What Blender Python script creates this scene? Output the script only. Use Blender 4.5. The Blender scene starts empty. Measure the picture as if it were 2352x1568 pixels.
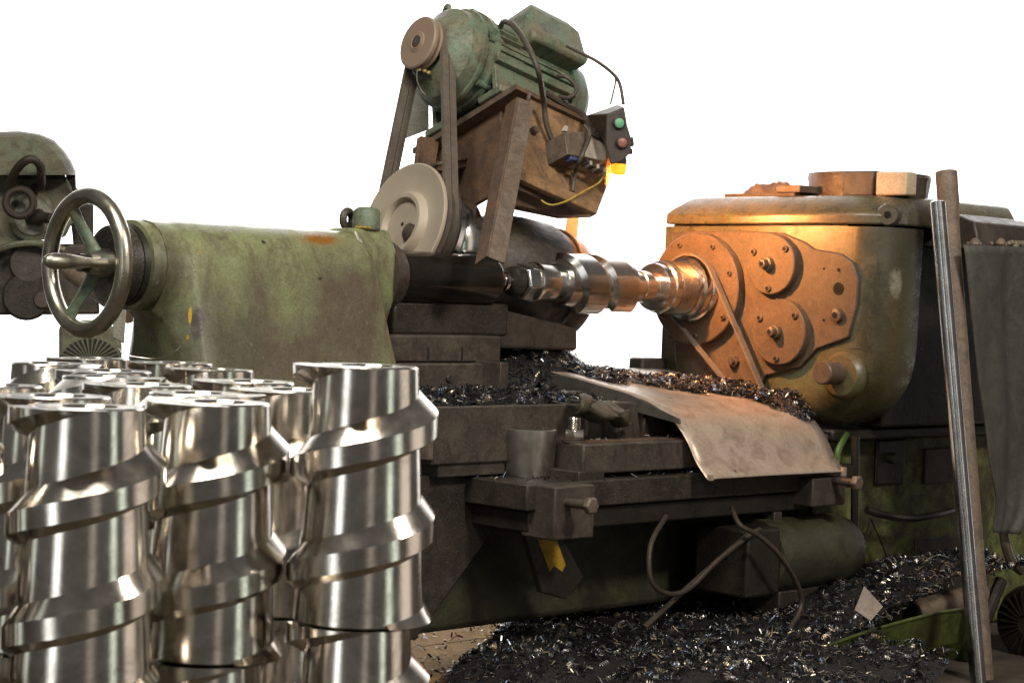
import bpy, bmesh, math, random
from mathutils import Vector, Matrix
from math import sin, cos, pi, radians
random.seed(7)
S = bpy.context.scene
COL = S.collection
V = Vector

# ------------------------------------------------------------------ camera
FPX = 4560.0                      # focal length in units of a 2352-wide picture
ROLL = radians(2.0); PITCH = math.atan(105 / FPX); CAMZ = 1.10
fw = V((0, cos(PITCH), -sin(PITCH))); up0 = V((0, sin(PITCH), cos(PITCH))); rt0 = V((1, 0, 0))
rt = rt0 * cos(ROLL) + up0 * sin(ROLL)
up = up0 * cos(ROLL) - rt0 * sin(ROLL)
cd = bpy.data.cameras.new('camera'); cam = bpy.data.objects.new('camera', cd); COL.objects.link(cam)
cd.sensor_width = 36.0; cd.lens = FPX / 2352 * 36.0; cd.clip_start = 0.05; cd.clip_end = 100
M = Matrix.Identity(4)
for i in range(3):
    M[i][0] = rt[i]; M[i][1] = up[i]; M[i][2] = -fw[i]
M[0][3], M[1][3], M[2][3] = 0, 0, CAMZ
cam.matrix_world = M
cd.dof.use_dof = True; cd.dof.focus_distance = 5.7; cd.dof.aperture_fstop = 20
S.camera = cam
CAM = V((0, 0, CAMZ))

# ------------------------------------------------------------------ world, lamps, exposure
W = bpy.data.worlds.new('World'); S.world = W; W.use_nodes = True
bg = W.node_tree.nodes['Background']; bg.inputs[0].default_value = (1.0, 0.95, 0.88, 1); bg.inputs[1].default_value = 0.11
S.view_settings.view_transform = 'Standard'; S.view_settings.look = 'None'
S.view_settings.exposure = 0.0; S.view_settings.gamma = 1.0
def area(name, loc, target, sx, sy, power, col):
    l = bpy.data.lights.new(name, 'AREA'); l.shape = 'RECTANGLE'; l.size = sx; l.size_y = sy
    l.energy = power; l.color = col
    o = bpy.data.objects.new(name, l); COL.objects.link(o)
    o.location = loc; o.rotation_euler = (V(target) - V(loc)).to_track_quat('-Z', 'Y').to_euler()
    return o
# windows and roof lights of the hall, all on the camera's side
area('roof_light_key', (3.0, 1.5, 4.4), (0.9, 5.8, 0.7), 0.8, 0.7, 270, (1.0, 0.9, 0.8))
area('roof_light_left', (-1.3, 2.3, 4.7), (0.0, 5.6, 0.9), 2.0, 1.4, 235, (1.0, 0.94, 0.82))
area('side_window_right', (3.4, 2.7, 1.5), (-0.3, 2.6, 1.0), 1.7, 3.2, 15, (1.0, 0.87, 0.76))
area('window_cool', (-2.3, -0.5, 1.5), (-0.35, 2.3, 1.0), 0.55, 3.4, 19, (0.95, 0.98, 1.0))
area('window_green', (2.1, 0.9, 1.5), (-0.35, 2.4, 1.0), 0.32, 3.4, 7, (0.86, 1.0, 0.88))
area('window_dim', (0.9, -0.6, 1.5), (-0.35, 2.4, 1.0), 0.5, 3.4, 2.2, (1.0, 0.88, 0.78))
area('side_window_left', (-3.3, 1.9, 1.5), (-0.45, 2.5, 1.0), 0.35, 3.2, 4, (0.88, 1.0, 0.92))
# lamps that wash the white backdrop; they face away from the machine
area('backdrop_light', (0, 8.2, 3.9), (0, 11.2, 3.9), 6.0, 0.8, 420, (1, 1, 1))
area('backdrop_light', (-3.0, 8.2, 1.2), (-3.0, 11.2, 1.2), 0.6, 3.0, 260, (1, 1, 1))
area('backdrop_light', (3.0, 8.2, 1.2), (3.0, 11.2, 1.2), 0.6, 3.0, 260, (1, 1, 1))

# ------------------------------------------------------------------ frames: pixel helpers
def ray(px, py):
    return fw * FPX + rt * (px - 1176) - up * (py - 784)
class Frame:
    def __init__(s, O, a, b, c): s.O, s.E = V(O), (V(a), V(b), V(c))
    def __call__(s, a, b, c): return s.O + s.E[0] * a + s.E[1] * b + s.E[2] * c
    def at(s, px, py, ax, val):            # point of the frame seen at a picture place, on one plane of the frame
        r = ray(px, py); n = s.E[ax]
        t = (val - (CAM - s.O).dot(n)) / r.dot(n)
        d = CAM + r * t - s.O
        return V((d.dot(s.E[0]), d.dot(s.E[1]), d.dot(s.E[2])))
    def W(s, px, py, ax, val): return s(*s.at(px, py, ax, val))
WF = Frame((0, 0, 0), (1, 0, 0), (0, 1, 0), (0, 0, 1))
def PD(px, py, d): return WF.W(px, py, 1, d)
h = math.sqrt(0.5)
O0 = PD(198, 604, 4.83)
L = Frame(O0, (h, h, 0), (h, -h, 0), (0, 0, 1))      # lathe frame: u along the axis, v to the operator, w up
FLOOR = -O0.z
def camdir(x, y, z): return rt * x + up * y - fw * z
e1 = camdir(.723, -.26, -.64).normalized(); e2 = camdir(.688, .351, .635); e2 = (e2 - e1 * e2.dot(e1)).normalized(); e3 = e2.cross(e1).normalized()
if e3.z < 0: e3 = -e3
H = Frame(PD(958, 97, 5.98), e1, e2, e3)             # tilted cutter head frame: p along the motor, q to the camera, r up

# ------------------------------------------------------------------ mesh builder
class MB:
    def __init__(s): s.v = []; s.f = []
    def add(s, vs, fs):
        n = len(s.v); s.v += [V(p) for p in vs]; s.f += [tuple(i + n for i in q) for q in fs]; return s
    def box(s, F, a, b):
        p = [F(x, y, z) for x in (a[0], b[0]) for y in (a[1], b[1]) for z in (a[2], b[2])]
        return s.add(p, [(0, 1, 3, 2), (4, 6, 7, 5), (0, 4, 5, 1), (2, 3, 7, 6), (0, 2, 6, 4), (1, 5, 7, 3)])
    def prism(s, pts0, pts1):
        n = len(pts0)
        return s.add(list(pts0) + list(pts1), [tuple(range(n))[::-1], tuple(range(n, 2 * n))] + [(i, (i + 1) % n, n + (i + 1) % n, n + i) for i in range(n)])
    def extr(s, pts, d): return s.prism(pts, [p + d for p in pts])
    def loft(s, rings, cap=True, closed=True):
        n = len(rings[0]); vs = [p for r in rings for p in r]; fs = []
        for k in range(len(rings) - 1):
            for i in range(n if closed else n - 1):
                j = (i + 1) % n; fs.append((k * n + i, k * n + j, (k + 1) * n + j, (k + 1) * n + i))
        if cap: fs += [tuple(range(n))[::-1], tuple(range((len(rings) - 1) * n, len(rings) * n))]
        return s.add(vs, fs)
    def lathe(s, c, ax, prof, n=32, cap=True, ph=0, sq=None):
        ax = V(ax).normalized(); t = V((0, 0, 1)) if abs(ax.z) < .9 else V((1, 0, 0))
        x = ax.cross(t).normalized(); y = ax.cross(x)
        rings = [[V(c) + ax * a + (x * cos(2 * pi * i / n + ph) + y * sin(2 * pi * i / n + ph)) * r for i in range(n)] for a, r in prof]
        return s.loft(rings, cap)
    def tube(s, pts, r, n=8, cap=True):
        pts = [V(p) for p in pts]; rr = r if isinstance(r, (list, tuple)) else [r] * len(pts)
        rings = []; x = None
        for i, p in enumerate(pts):
            d = (pts[min(i + 1, len(pts) - 1)] - pts[max(i - 1, 0)]).normalized()
            if x is None: x = d.cross(V((0, 0, 1)) if abs(d.z) < .9 else V((1, 0, 0))).normalized()
            x = (x - d * x.dot(d)).normalized(); y = d.cross(x)
            rings.append([p + (x * cos(2 * pi * k / n) + y * sin(2 * pi * k / n)) * rr[i] for k in range(n)])
        return s.loft(rings, cap)
    def torus(s, c, ax, R, r, n=48, m=12, sx=1.0):
        ax = V(ax).normalized(); t = V((0, 0, 1)); x = ax.cross(t).normalized(); y = ax.cross(x); vs = []; fs = []
        for i in range(n):
            d = x * cos(2 * pi * i / n) + y * sin(2 * pi * i / n)
            for k in range(m): vs.append(V(c) + d * (R + r * cos(2 * pi * k / m)) + ax * r * sx * sin(2 * pi * k / m))
        for i in range(n):
            for k in range(m): fs.append((i * m + k, ((i + 1) % n) * m + k, ((i + 1) % n) * m + (k + 1) % m, i * m + (k + 1) % m))
        return s.add(vs, fs)
def spline(pts, k=8):
    pts = [V(p) for p in pts]; out = []
    for i in range(len(pts) - 1):
        p0, p1, p2, p3 = pts[max(i - 1, 0)], pts[i], pts[i + 1], pts[min(i + 2, len(pts) - 1)]
        for j in range(k):
            t = j / k
            out.append(.5 * ((2 * p1) + (p2 - p0) * t + (2 * p0 - 5 * p1 + 4 * p2 - p3) * t * t + (3 * p1 - p0 - 3 * p2 + p3) * t ** 3))
    return out + [pts[-1]]

def build(name, mb, mat, parent=None, org=None, bevel=0.0, ang=35, smooth=True, seg=2):
    me = bpy.data.meshes.new(name)
    o = V((0, 0, 0)) if org is None else V(org)
    me.from_pydata([p - o for p in mb.v], [], mb.f)
    bm = bmesh.new(); bm.from_mesh(me); bmesh.ops.recalc_face_normals(bm, faces=bm.faces[:]); bm.to_mesh(me); bm.free()
    if smooth:
        me.shade_smooth(); me.set_sharp_from_angle(angle=radians(ang))
    me.materials.append(mat)
    ob = bpy.data.objects.new(name, me); COL.objects.link(ob)
    if parent is not None: ob.parent = parent
    elif org is not None: ob.location = o
    if bevel:
        m = ob.modifiers.new('bevel', 'BEVEL'); m.width = bevel; m.segments = seg; m.limit_method = 'ANGLE'; m.angle_limit = radians(40)
        m.harden_normals = False
    return ob
class Thing:
    def __init__(s, name, label, cat, org, group=None):
        s.o = V(org); s.root = bpy.data.objects.new(name, None); COL.objects.link(s.root); s.root.location = s.o
        s.root.empty_display_size = .05; s.root['label'] = label; s.root['category'] = cat
        if group: s.root['group'] = group
    def part(s, name, mb, mat, under=None, label=None, **k):
        ob = build(name, mb, mat, under if under is not None else s.root, s.o, **k)
        if label: ob['label'] = label
        return ob
def single(name, label, cat, mb, mat, org=None, group=None, **k):
    if org is None:
        lo = [min(p[i] for p in mb.v) for i in range(3)]; hi = [max(p[i] for p in mb.v) for i in range(3)]
        org = V(((lo[0] + hi[0]) / 2, (lo[1] + hi[1]) / 2, lo[2]))
    ob = build(name, mb, mat, None, org, **k); ob['label'] = label; ob['category'] = cat
    if group: ob['group'] = group
    return ob
def kind(ob, k, label=None):
    ob['kind'] = k
    if label: ob['label'] = label
    return ob

# ------------------------------------------------------------------ materials
def nd(nt, t, **k):
    n = nt.nodes.new(t)
    for a, b in k.items(): setattr(n, a, b)
    return n
def ramp(nt, fac, stops):
    r = nd(nt, 'ShaderNodeValToRGB'); e = r.color_ramp.elements
    while len(e) < len(stops): e.new(.5)
    for x, (p, c) in zip(e, stops):
        x.position = p; x.color = (c, c, c, 1) if isinstance(c, (int, float)) else (*c, 1)
    nt.links.new(fac, r.inputs[0]); return r.outputs[0]
def noise(nt, co, scale, detail=6, rough=.6, dist=0.0, sc=None):
    if sc:
        m = nd(nt, 'ShaderNodeMapping'); m.inputs['Scale'].default_value = sc; nt.links.new(co, m.inputs[0]); co = m.outputs[0]
    n = nd(nt, 'ShaderNodeTexNoise'); n.inputs['Scale'].default_value = scale; n.inputs['Detail'].default_value = detail
    n.inputs['Roughness'].default_value = rough; n.inputs['Distortion'].default_value = dist
    nt.links.new(co, n.inputs['Vector']); return n.outputs['Fac']
def mix(nt, f, a, b, mode='MIX'):
    m = nd(nt, 'ShaderNodeMix', data_type='RGBA', blend_type=mode)
    for s, x in ((m.inputs[0], f), (m.inputs[6], a), (m.inputs[7], b)):
        if isinstance(x, (int, float)): s.default_value = x
        elif isinstance(x, tuple): s.default_value = (*x, 1)
        else: nt.links.new(x, s)
    return m.outputs[2]
def base(name):
    m = bpy.data.materials.new(name); m.use_nodes = True; nt = m.node_tree
    b = nt.nodes['Principled BSDF']; tc = nd(nt, 'ShaderNodeTexCoord')
    return m, nt, b, tc.outputs['Object']
def bump(nt, b, fac, strength, dist=.002):
    n = nd(nt, 'ShaderNodeBump'); n.inputs['Strength'].default_value = strength; n.inputs['Distance'].default_value = dist
    nt.links.new(fac, n.inputs['Height']); nt.links.new(n.outputs[0], b.inputs['Normal'])
def blot(nt, co, c, centre, radii, col, soft=.35, wob=1.1, nsc=22, amount=1.0):
    """a stain or painted shade patch with its own outline at one place of the surface"""
    m = nd(nt, 'ShaderNodeMapping', vector_type='POINT')
    m.inputs['Location'].default_value = [-a / r for a, r in zip(centre, radii)]; m.inputs['Scale'].default_value = [1 / r for r in radii]
    nt.links.new(co, m.inputs[0])
    ln = nd(nt, 'ShaderNodeVectorMath', operation='LENGTH'); nt.links.new(m.outputs[0], ln.inputs[0])
    ad = nd(nt, 'ShaderNodeMath', operation='MULTIPLY_ADD'); nt.links.new(noise(nt, co, nsc, 6, .65, .3), ad.inputs[0]); ad.inputs[1].default_value = wob; nt.links.new(ln.outputs['Value'], ad.inputs[2])
    e = 1.0 + wob * .5
    return mix(nt, ramp(nt, ad.outputs[0], [(max(0, (e - soft)) / 4, amount), (min(1, (e + soft) / 4), 0.0)]) if False else ramp(nt, scaled(nt, ad.outputs[0], .25), [((e - soft) / 4, amount), ((e + soft) / 4, 0.0)]), c, col)
def scaled(nt, v, k):
    m = nd(nt, 'ShaderNodeMath', operation='MULTIPLY'); nt.links.new(v, m.inputs[0]); m.inputs[1].default_value = k; return m.outputs[0]
def worn(name, c0, c1, c2=None, spot=None, scale=6, rough=(.35, .6), metal=0.0, bmp=.35, lo=.38, hi=.62, spotlim=(.66, .70), streak=None, spec=.4, spotscale=9, blots=(), pit=0.0, dust=None, speck=1.0):
    """weathered surface: c0/c1 broad mottling, c2 dirt and painted shade patches, spot small chips, blots single stains and shade"""
    m, nt, b, co = base(name)
    c = mix(nt, ramp(nt, noise(nt, co, scale, 9, .68, .4), [(lo, 0.0), (hi, 1.0)]), c0, c1)
    if c2: c = mix(nt, ramp(nt, noise(nt, co, scale * 2.3, 10, .75, .7, streak), [(.47, 0.0), (.62, .85)]), c, c2)
    for bl in blots: c = blot(nt, co, c, *bl)
    if dust: c = mix(nt, ramp(nt, noise(nt, co, 45, 8, .8), [(.56, 0.0), (.72, .6)]), c, dust)
    if spot: c = mix(nt, ramp(nt, noise(nt, co, spotscale, 5, .55, .2), [(spotlim[0], 0.0), (spotlim[1], 1.0)]), c, spot)
    fine = noise(nt, co, 150, 6, .8)
    scr = noise(nt, co, 18, 3, .6, .1, (1, 9, 14))
    hs = nd(nt, 'ShaderNodeHueSaturation'); nt.links.new(c, hs.inputs['Color'])
    mu = nd(nt, 'ShaderNodeMath', operation='MULTIPLY'); nt.links.new(ramp(nt, fine, [(.3, 1 - .45 * speck), (.65, 1.0)]), mu.inputs[0]); nt.links.new(ramp(nt, scr, [(.3, 1 - .18 * speck), (.6, 1.0)]), mu.inputs[1])
    nt.links.new(mu.outputs[0], hs.inputs['Value'])
    nt.links.new(hs.outputs[0], b.inputs['Base Color'])
    nt.links.new(ramp(nt, noise(nt, co, scale * 4, 8, .75), [(.35, rough[0]), (.65, rough[1])]), b.inputs['Roughness'])
    b.inputs['Metallic'].default_value = metal; b.inputs['Specular IOR Level'].default_value = spec
    if bmp:
        hgt = noise(nt, co, 55, 9, .75)
        if pit:
            vo = nd(nt, 'ShaderNodeTexVoronoi'); vo.inputs['Scale'].default_value = 170; nt.links.new(co, vo.inputs['Vector'])
            hgt = mix(nt, pit, hgt, ramp(nt, vo.outputs['Distance'], [(.05, 0.0), (.35, 1.0)]))
        bump(nt, b, hgt, bmp, .005)
    return m
def steel(name, col, rough=(.08, .22), rings=0, smudge=.35, axis=2, dark=(.25, .22, .18)):
    m, nt, b, co = base(name)
    b.inputs['Metallic'].default_value = 1.0
    sm = noise(nt, co, 11, 9, .72, .5)
    c = mix(nt, ramp(nt, sm, [(.45, 0.0), (.72, smudge)]), col, dark)
    nt.links.new(c, b.inputs['Base Color'])
    nt.links.new(ramp(nt, noise(nt, co, 30, 6, .7), [(.3, rough[0]), (.75, rough[1])]), b.inputs['Roughness'])
    sc = [3, 3, 3]; sc[axis] = rings if rings else 60
    bump(nt, b, noise(nt, co, 4.0, 3, .6, 0, tuple(sc)), .06 if rings else .03, .002)
    return m
def plain(name, col, rough=.5, metal=0, bmp=.2, var=.35):
    c1 = tuple(x * (1 - var) for x in col)
    return worn(name, col, c1, None, None, 14, (rough * .8, min(1, rough * 1.2)), metal, bmp)

ROOT_T = L(.5, .05, -.43)
def onbody(px, py):
    sec = [(0, .116), (.045, .108), (.083, .083), (.107, .045), (.119, 0), (.127, -.05), (.137, -.11), (.15, -.18), (.168, -.26), (.19, -.36)]
    best = None
    for v in [x * .002 for x in range(0, 105)]:
        q = L.at(px, py, 1, v)
        for (v0, w0), (v1, w1) in zip(sec, sec[1:]):
            if w1 <= q.z <= w0:
                vs = v0 + (v1 - v0) * (w0 - q.z) / (w0 - w1 + 1e-9)
                if best is None or abs(vs - v) < best[0]: best = (abs(vs - v), q)
    return L(*best[1])
def tb_(px, py, r, col, soft=.35, wob=1.1, nsc=22, am=1.0):
    return (tuple(onbody(px, py) - ROOT_T), r, col, soft, wob, nsc, am)
BRN = (.105, .082, .058)
m_green = worn('tailstock_green', (.235, .265, .13), (.175, .18, .095), (.115, .1, .06), None, 5.5, (.22, .45), 0, .2, spec=.6, streak=(1, 1, .4), dust=(.25, .24, .16), blots=(
    tb_(810, 740, (.14, .14, .17), BRN, .5, 1.6, 11, .92), tb_(640, 820, (.24, .24, .08), BRN, .5, 1.8, 13, .92), tb_(600, 700, (.05, .05, .1), BRN, .6, 1.8, 18, .7), tb_(500, 780, (.12, .12, .1), (.09, .088, .055), .5, 1.6, 12, .8), tb_(380, 700, (.06, .06, .14), (.05, .045, .03), .5, 1.2, 12, .8),  # the last, darkest blot paints in the collar's shade on the fillet
    tb_(735, 546, (.06, .1, .022), (.25, .15, .05), .5, .9, 40, .7), tb_(738, 549, (.036, .08, .013), (.24, .10, .008), .3, .5, 40),
    tb_(452, 745, (.016, .07, .042), (.07, .062, .052), .12, .5, 50), tb_(433, 724, (.005, .07, .022), (.55, .34, .01), .2, .5, 70), tb_(425, 775, (.004, .07, .007), (.42, .27, .015), .2, .9, 70), tb_(458, 578, (.003, .003, .003), (.40, .24, .02), .2, .9, 70),
    tb_(605, 556, (.007, .007, .005), (.04, .033, .025), .3, .6, 60), tb_(735, 640, (.006, .006, .004), (.04, .033, .025), .3, .6, 60), tb_(428, 640, (.006, .006, .07), (.26, .33, .22), .4, .8, 30, .8)))
m_green2 = worn('motor_green', (.125, .2, .135), (.2, .18, .12), (.08, .078, .052), (.17, .28, .2), 9, (.4, .6), 0, .35, spotlim=(.68, .72), spotscale=24)
m_oldgreen = worn('background_green', (.16, .19, .125), (.17, .135, .09), (.075, .065, .048), None, 5, (.45, .65), 0, .3)
m_grime = worn('oily_iron', (.042, .035, .027), (.024, .02, .015), (.06, .048, .038), None, 8, (.22, .5), 0, .6, pit=.5, dust=(.09, .07, .055))
m_grime2 = worn('brown_grime_iron', (.092, .074, .058), (.052, .041, .033), (.034, .027, .022), None, 9, (.3, .6), 0, .45, pit=.3, dust=(.13, .1, .08))
m_black = worn('oil_black', (.018, .016, .013), (.03, .025, .018), None, None, 9, (.25, .45), 0, .4)
m_bed = worn('bed_paint', (.05, .05, .03), (.03, .026, .018), (.07, .075, .038), None, 5, (.3, .6), 0, .35)
m_rust = worn('rusty_plate', (.35, .205, .095), (.23, .135, .068), (.12, .078, .05), (.05, .035, .026), 9, (.5, .75), 0, .35, spotlim=(.66, .74), spotscale=30)
m_rustd = worn('dark_rusty_plate', (.115, .07, .045), (.075, .048, .034), (.17, .092, .048), None, 10, (.5, .75), 0, .4)
m_angle = worn('angle_iron', (.17, .14, .112), (.125, .085, .056), (.09, .066, .05), None, 12, (.4, .65), .1, .3)
ROOT_H = L(2.8, .3, -.42)
def hb_(px, py, r, col, soft=.4, wob=1.2, nsc=14, am=1.0, u=2.36):
    return (tuple(L(*L.at(px, py, 0, u)) - ROOT_H), r, col, soft, wob, nsc, am)
m_head = worn('headstock_paint', (.125, .10, .052), (.085, .083, .042), (.055, .05, .03), (.08, .10, .03), 5, (.2, .42), 0, .25, spotlim=(.66, .74), spotscale=9, dust=(.15, .125, .07), spec=.6, blots=(
    hb_(1590, 860, (.12, .12, .09), (.13, .145, .08), .4, 1.2, 14, .8), hb_(1850, 870, (.1, .1, .06), (.11, .125, .07), .5, 1.3, 14, .8), hb_(1850, 540, (.18, .18, .05), (.17, .115, .055), .5, 1.3, 12, .7),
    hb_(2085, 560, (.09, .09, .16), (.07, .066, .05), .5, 1.4, 12, .9, 2.45), hb_(2070, 650, (.03, .03, .045), (.3, .28, .23), .3, 1.6, 40, .9, 2.44), hb_(2118, 645, (.022, .022, .045), (.15, .145, .03), .5, 1.6, 40, .7, 2.47), hb_(1990, 920, (.12, .12, .05), (.075, .07, .022), .5, 1.4, 16, .9, 2.4), hb_(2060, 820, (.05, .05, .15), (.085, .065, .03), .5, 1.4, 16, .8, 2.42)))
m_pad = worn('headstock_face', (.115, .083, .055), (.088, .066, .045), (.06, .048, .034), None, 8, (.4, .6), 0, .25, dust=(.2, .14, .09))
m_disc = worn('cover_disc', (.13, .092, .06), (.104, .076, .05), (.08, .06, .042), None, 9, (.38, .55), .1, .15, dust=(.22, .15, .095))
m_wheelbeige = worn('grinding_disc_beige', (.36, .31, .24), (.31, .262, .2), None, None, 5, (.45, .6), 0, .03, speck=.15)
m_pulley = worn('pulley_brown', (.23, .165, .12), (.2, .145, .105), None, None, 5, (.45, .6), 0, .03, speck=.15)
m_belt = worn('belt_rubber', (.155, .13, .104), (.115, .095, .076), None, None, 12, (.4, .55), 0, .2)
m_plategrey = plain('grey_plate', (.30, .29, .24), .55)
m_screw = steel('turned_screw_steel', (.66, .615, .55), (.10, .23), 420, .8, 2, (.27, .235, .19))
m_steel = steel('bright_steel', (.62, .58, .52), (.12, .28), 0, .5)
m_work = steel('workpiece_steel', (.64, .63, .60), (.15, .26), 0, .4)
m_cup = steel('cup_steel', (.5, .48, .44), (.3, .42), 0, .5)
m_rim = steel('handwheel_steel', (.5, .47, .39), (.24, .42), 0, .8, 2, (.16, .14, .09))
m_quill = worn('quill_oily_steel', (.085, .073, .06), (.05, .043, .036), None, None, 10, (.09, .22), .8, .06)
m_bar = steel('bar_steel', (.5, .52, .53), (.15, .3), 0, .6, 2, (.2, .15, .1))
m_pole = worn('pole_brown', (.22, .165, .115), (.165, .125, .09), (.11, .085, .065), None, 12, (.45, .6), 0, .3)
m_cable = plain('cable_rubber', (.085, .068, .052), .5)
m_hose = plain('hose_brown', (.045, .032, .021), .6)
m_tarp = worn('tarpaulin', (.075, .076, .066), (.058, .06, .052), (.1, .1, .085), None, 5, (.5, .7), 0, .3)
m_sheet = worn('guard_sheet', (.5, .41, .33), (.42, .335, .265), (.29, .22, .165), (.09, .07, .055), 7, (.28, .42), .35, .08, speck=.5, spotlim=(.68, .72), spotscale=12)
m_ggrey = plain('guard_angle_grey', (.10, .093, .078), .5)
m_card = plain('cream_box', (.62, .52, .36), .7, 0, .1, .2)
m_rag = worn('rag', (.2, .13, .085), (.12, .08, .055), None, None, 14, (.7, .9), 0, .5)
m_cloth = worn('oily_cloth', (.1, .088, .06), (.05, .043, .03), None, None, 12, (.5, .7), 0, .5)
m_white = plain('contactor_white', (.52, .46, .38), .6, 0, .15, .25)
m_yellow = plain('yellow_paint', (.42, .26, .02), .55)
m_wire = plain('yellow_wire', (.55, .40, .07), .5)
m_dbox = plain('control_box_dark', (.07, .055, .045), .5)
m_trough = worn('trough_green', (.085, .12, .022), (.05, .06, .018), (.025, .025, .012), None, 8, (.3, .5), 0, .3)
m_base = worn('pedestal_green', (.2, .23, .07), (.075, .07, .035), (.035, .03, .018), None, 7, (.35, .6), 0, .4, lo=.42, hi=.58)  # dark mottling paints the patchy shade on the pedestal
m_paper = plain('paper', (.3, .25, .21), .8)
m_red = plain('red_cap', (.34, .14, .11), .35, 0, 0, .1)
m_lime = plain('lime_hose', (.1, .17, .03), .45)
m_board = worn('board_tan', (.66, .41, .17), (.56, .34, .14), (.4, .24, .11), None, 9, (.75, .9), 0, .3, streak=(1, 6, 1), spec=.08)
m_hole = plain('hole_black', (.003, .003, .003), .9, 0, 0)  # flat black caps paint in the darkness inside holes and sockets
m_brass = plain('straw_shavings', (.6, .5, .2), .4)

# floor
m_floor, nt, b, co = base('floor_concrete')
c = mix(nt, ramp(nt, noise(nt, co, 3, 8, .65, .5), [(.35, 0.0), (.65, 1.0)]), (.085, .07, .055), (.06, .05, .04))
nt.links.new(mix(nt, ramp(nt, noise(nt, co, 11, 6, .7), [(.5, 0.0), (.7, .8)]), c, (.04, .033, .027)), b.inputs['Base Color'])
b.inputs['Roughness'].default_value = .95; b.inputs['Specular IOR Level'].default_value = .05; bump(nt, b, noise(nt, co, 40, 8, .7), .4, .004)
# backdrop
m_drop, nt, b, co = base('backdrop_white'); b.inputs['Base Color'].default_value = (.9, .9, .9, 1); b.inputs['Roughness'].default_value = .9
# swarf: colour differs from chip to chip
m_chip, nt, b, co = base('steel_swarf')
g = nd(nt, 'ShaderNodeNewGeometry')
nt.links.new(ramp(nt, g.outputs['Random Per Island'], [(0, (.012, .012, .013)), (.5, (.04, .04, .044)), (.66, (.16, .155, .15)), (.76, (.09, .13, .22)), (.86, (.75, .72, .66)), (1, (.5, .38, .22))]), b.inputs['Base Color'])
b.inputs['Metallic'].default_value = .85; b.inputs['Roughness'].default_value = .36
m_chipbed = worn('swarf_bed', (.018, .017, .017), (.03, .028, .027), None, None, 60, (.4, .6), .3, .8)
def glow(name, col, st):
    m, nt, b, co = base(name); b.inputs['Base Color'].default_value = (*col, 1); b.inputs['Emission Color'].default_value = (*col, 1); b.inputs['Emission Strength'].default_value = st; return m
m_bulb = glow('bulb_glow', (1.0, .38, .02), 1.4)
m_gl = glow('green_lens', (.1, .3, .17), .12)

# ------------------------------------------------------------------ setting
kind(build('floor', MB().add([(-7, 0.2, 0), (7, 0.2, 0), (7, 11.3, 0), (-7, 11.3, 0)], [(0, 1, 2, 3)]), m_floor), 'structure')
pr = [(11.2 - .6 + .6 * sin(a), .6 - .6 * cos(a)) for a in [i * pi / 16 for i in range(9)]]
pr = [(10.4, .004)] + [(y, z + .004) for y, z in pr] + [(11.2, 7.0)]
kind(build('backdrop', MB().add([(x, y, z) for x in (-7, 7) for y, z in pr], [(i, i + 1, len(pr) + i + 1, len(pr) + i) for i in range(len(pr) - 1)]), m_drop), 'structure')

# ------------------------------------------------------------------ lathe bed
A = L.at
U, VV, WW = L.E
t = Thing('lathe_bed', 'dark oily lathe bed casting under the tool carriage', 'lathe bed', L(1.2, .05, FLOOR))
pl = [(.10, -.93), (2.45, -.93), (2.45, -.50), (.10, -.50)]
t.part('bed_casting', MB().box(L, (.05, -.22, -.955), (2.42, .27, -.52)), m_bed, bevel=.02)
for v0 in (-.17, .13):
    t.part('guide_way', MB().prism([L(.0, v0, -.53), L(.0, v0 + .1, -.53), L(.0, v0 + .1, -.48), L(.0, v0 + .05, -.44), L(.0, v0, -.48)], [L(2.42, v0, -.53), L(2.42, v0 + .1, -.53), L(2.42, v0 + .1, -.48), L(2.42, v0 + .05, -.44), L(2.42, v0, -.48)]), m_grime, bevel=.004)
# the slanted brace that shows as a dark triangle at the left end
t.part('end_brace', MB().prism([L(.62, .275, -.52), L(1.12, .275, -.52), L(1.12, .275, -.68), L(.84, .275, -.955), L(.62, .275, -.955)], [L(.62, .315, -.52), L(1.12, .315, -.52), L(1.12, .315, -.68), L(.84, .315, -.955), L(.62, .315, -.955)]), m_grime, bevel=.006)
for u0 in (.15, 2.0):
    t.part('foot', MB().box(L, (u0, -.2, FLOOR), (u0 + .3, .2, -.95)), m_bed, bevel=.01)

# ------------------------------------------------------------------ headstock pedestal and headstock
t = Thing('headstock_pedestal', 'green pedestal with dark shade patches painted in below the headstock', 'machine base', L(3.0, .15, FLOOR))
t.part('cabinet', MB().box(L, (2.43, -.2, FLOOR), (3.9, .42, -.46)), m_base, bevel=.015)
p = A(1995, 1040, 1, .42)
for (x0, y0, x1, y1, nm, mt, d) in [(2120, 1030, 2205, 1105, 'cover_plate', m_grime2, .012), (2100, 1240, 2205, 1380, 'cover_plate', m_grime2, .006)]:
    a, b2 = A(x0, y0, 1, .42), A(x1, y1, 1, .42)
    t.part(nm, MB().box(L, (a.x, .421, b2.z), (b2.x, .42 + d, a.z)), mt, bevel=.004)
a = A(2035, 1050, 1, .42)
t.part('dark_recess', MB().box(L, (a.x - .07, .421, a.z - .09), (a.x + .09, .435, a.z + .06)), m_black, bevel=.02)
t.part('knob', MB().lathe(L(a.x, .43, a.z), VV, [(0, .018), (.02, .018), (.026, .014)], 16), m_trough)
t.part('bed_ledge', MB().box(L, (2.40, -.2, -.462), (3.9, .5, -.425)), m_black, bevel=.008)

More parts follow.
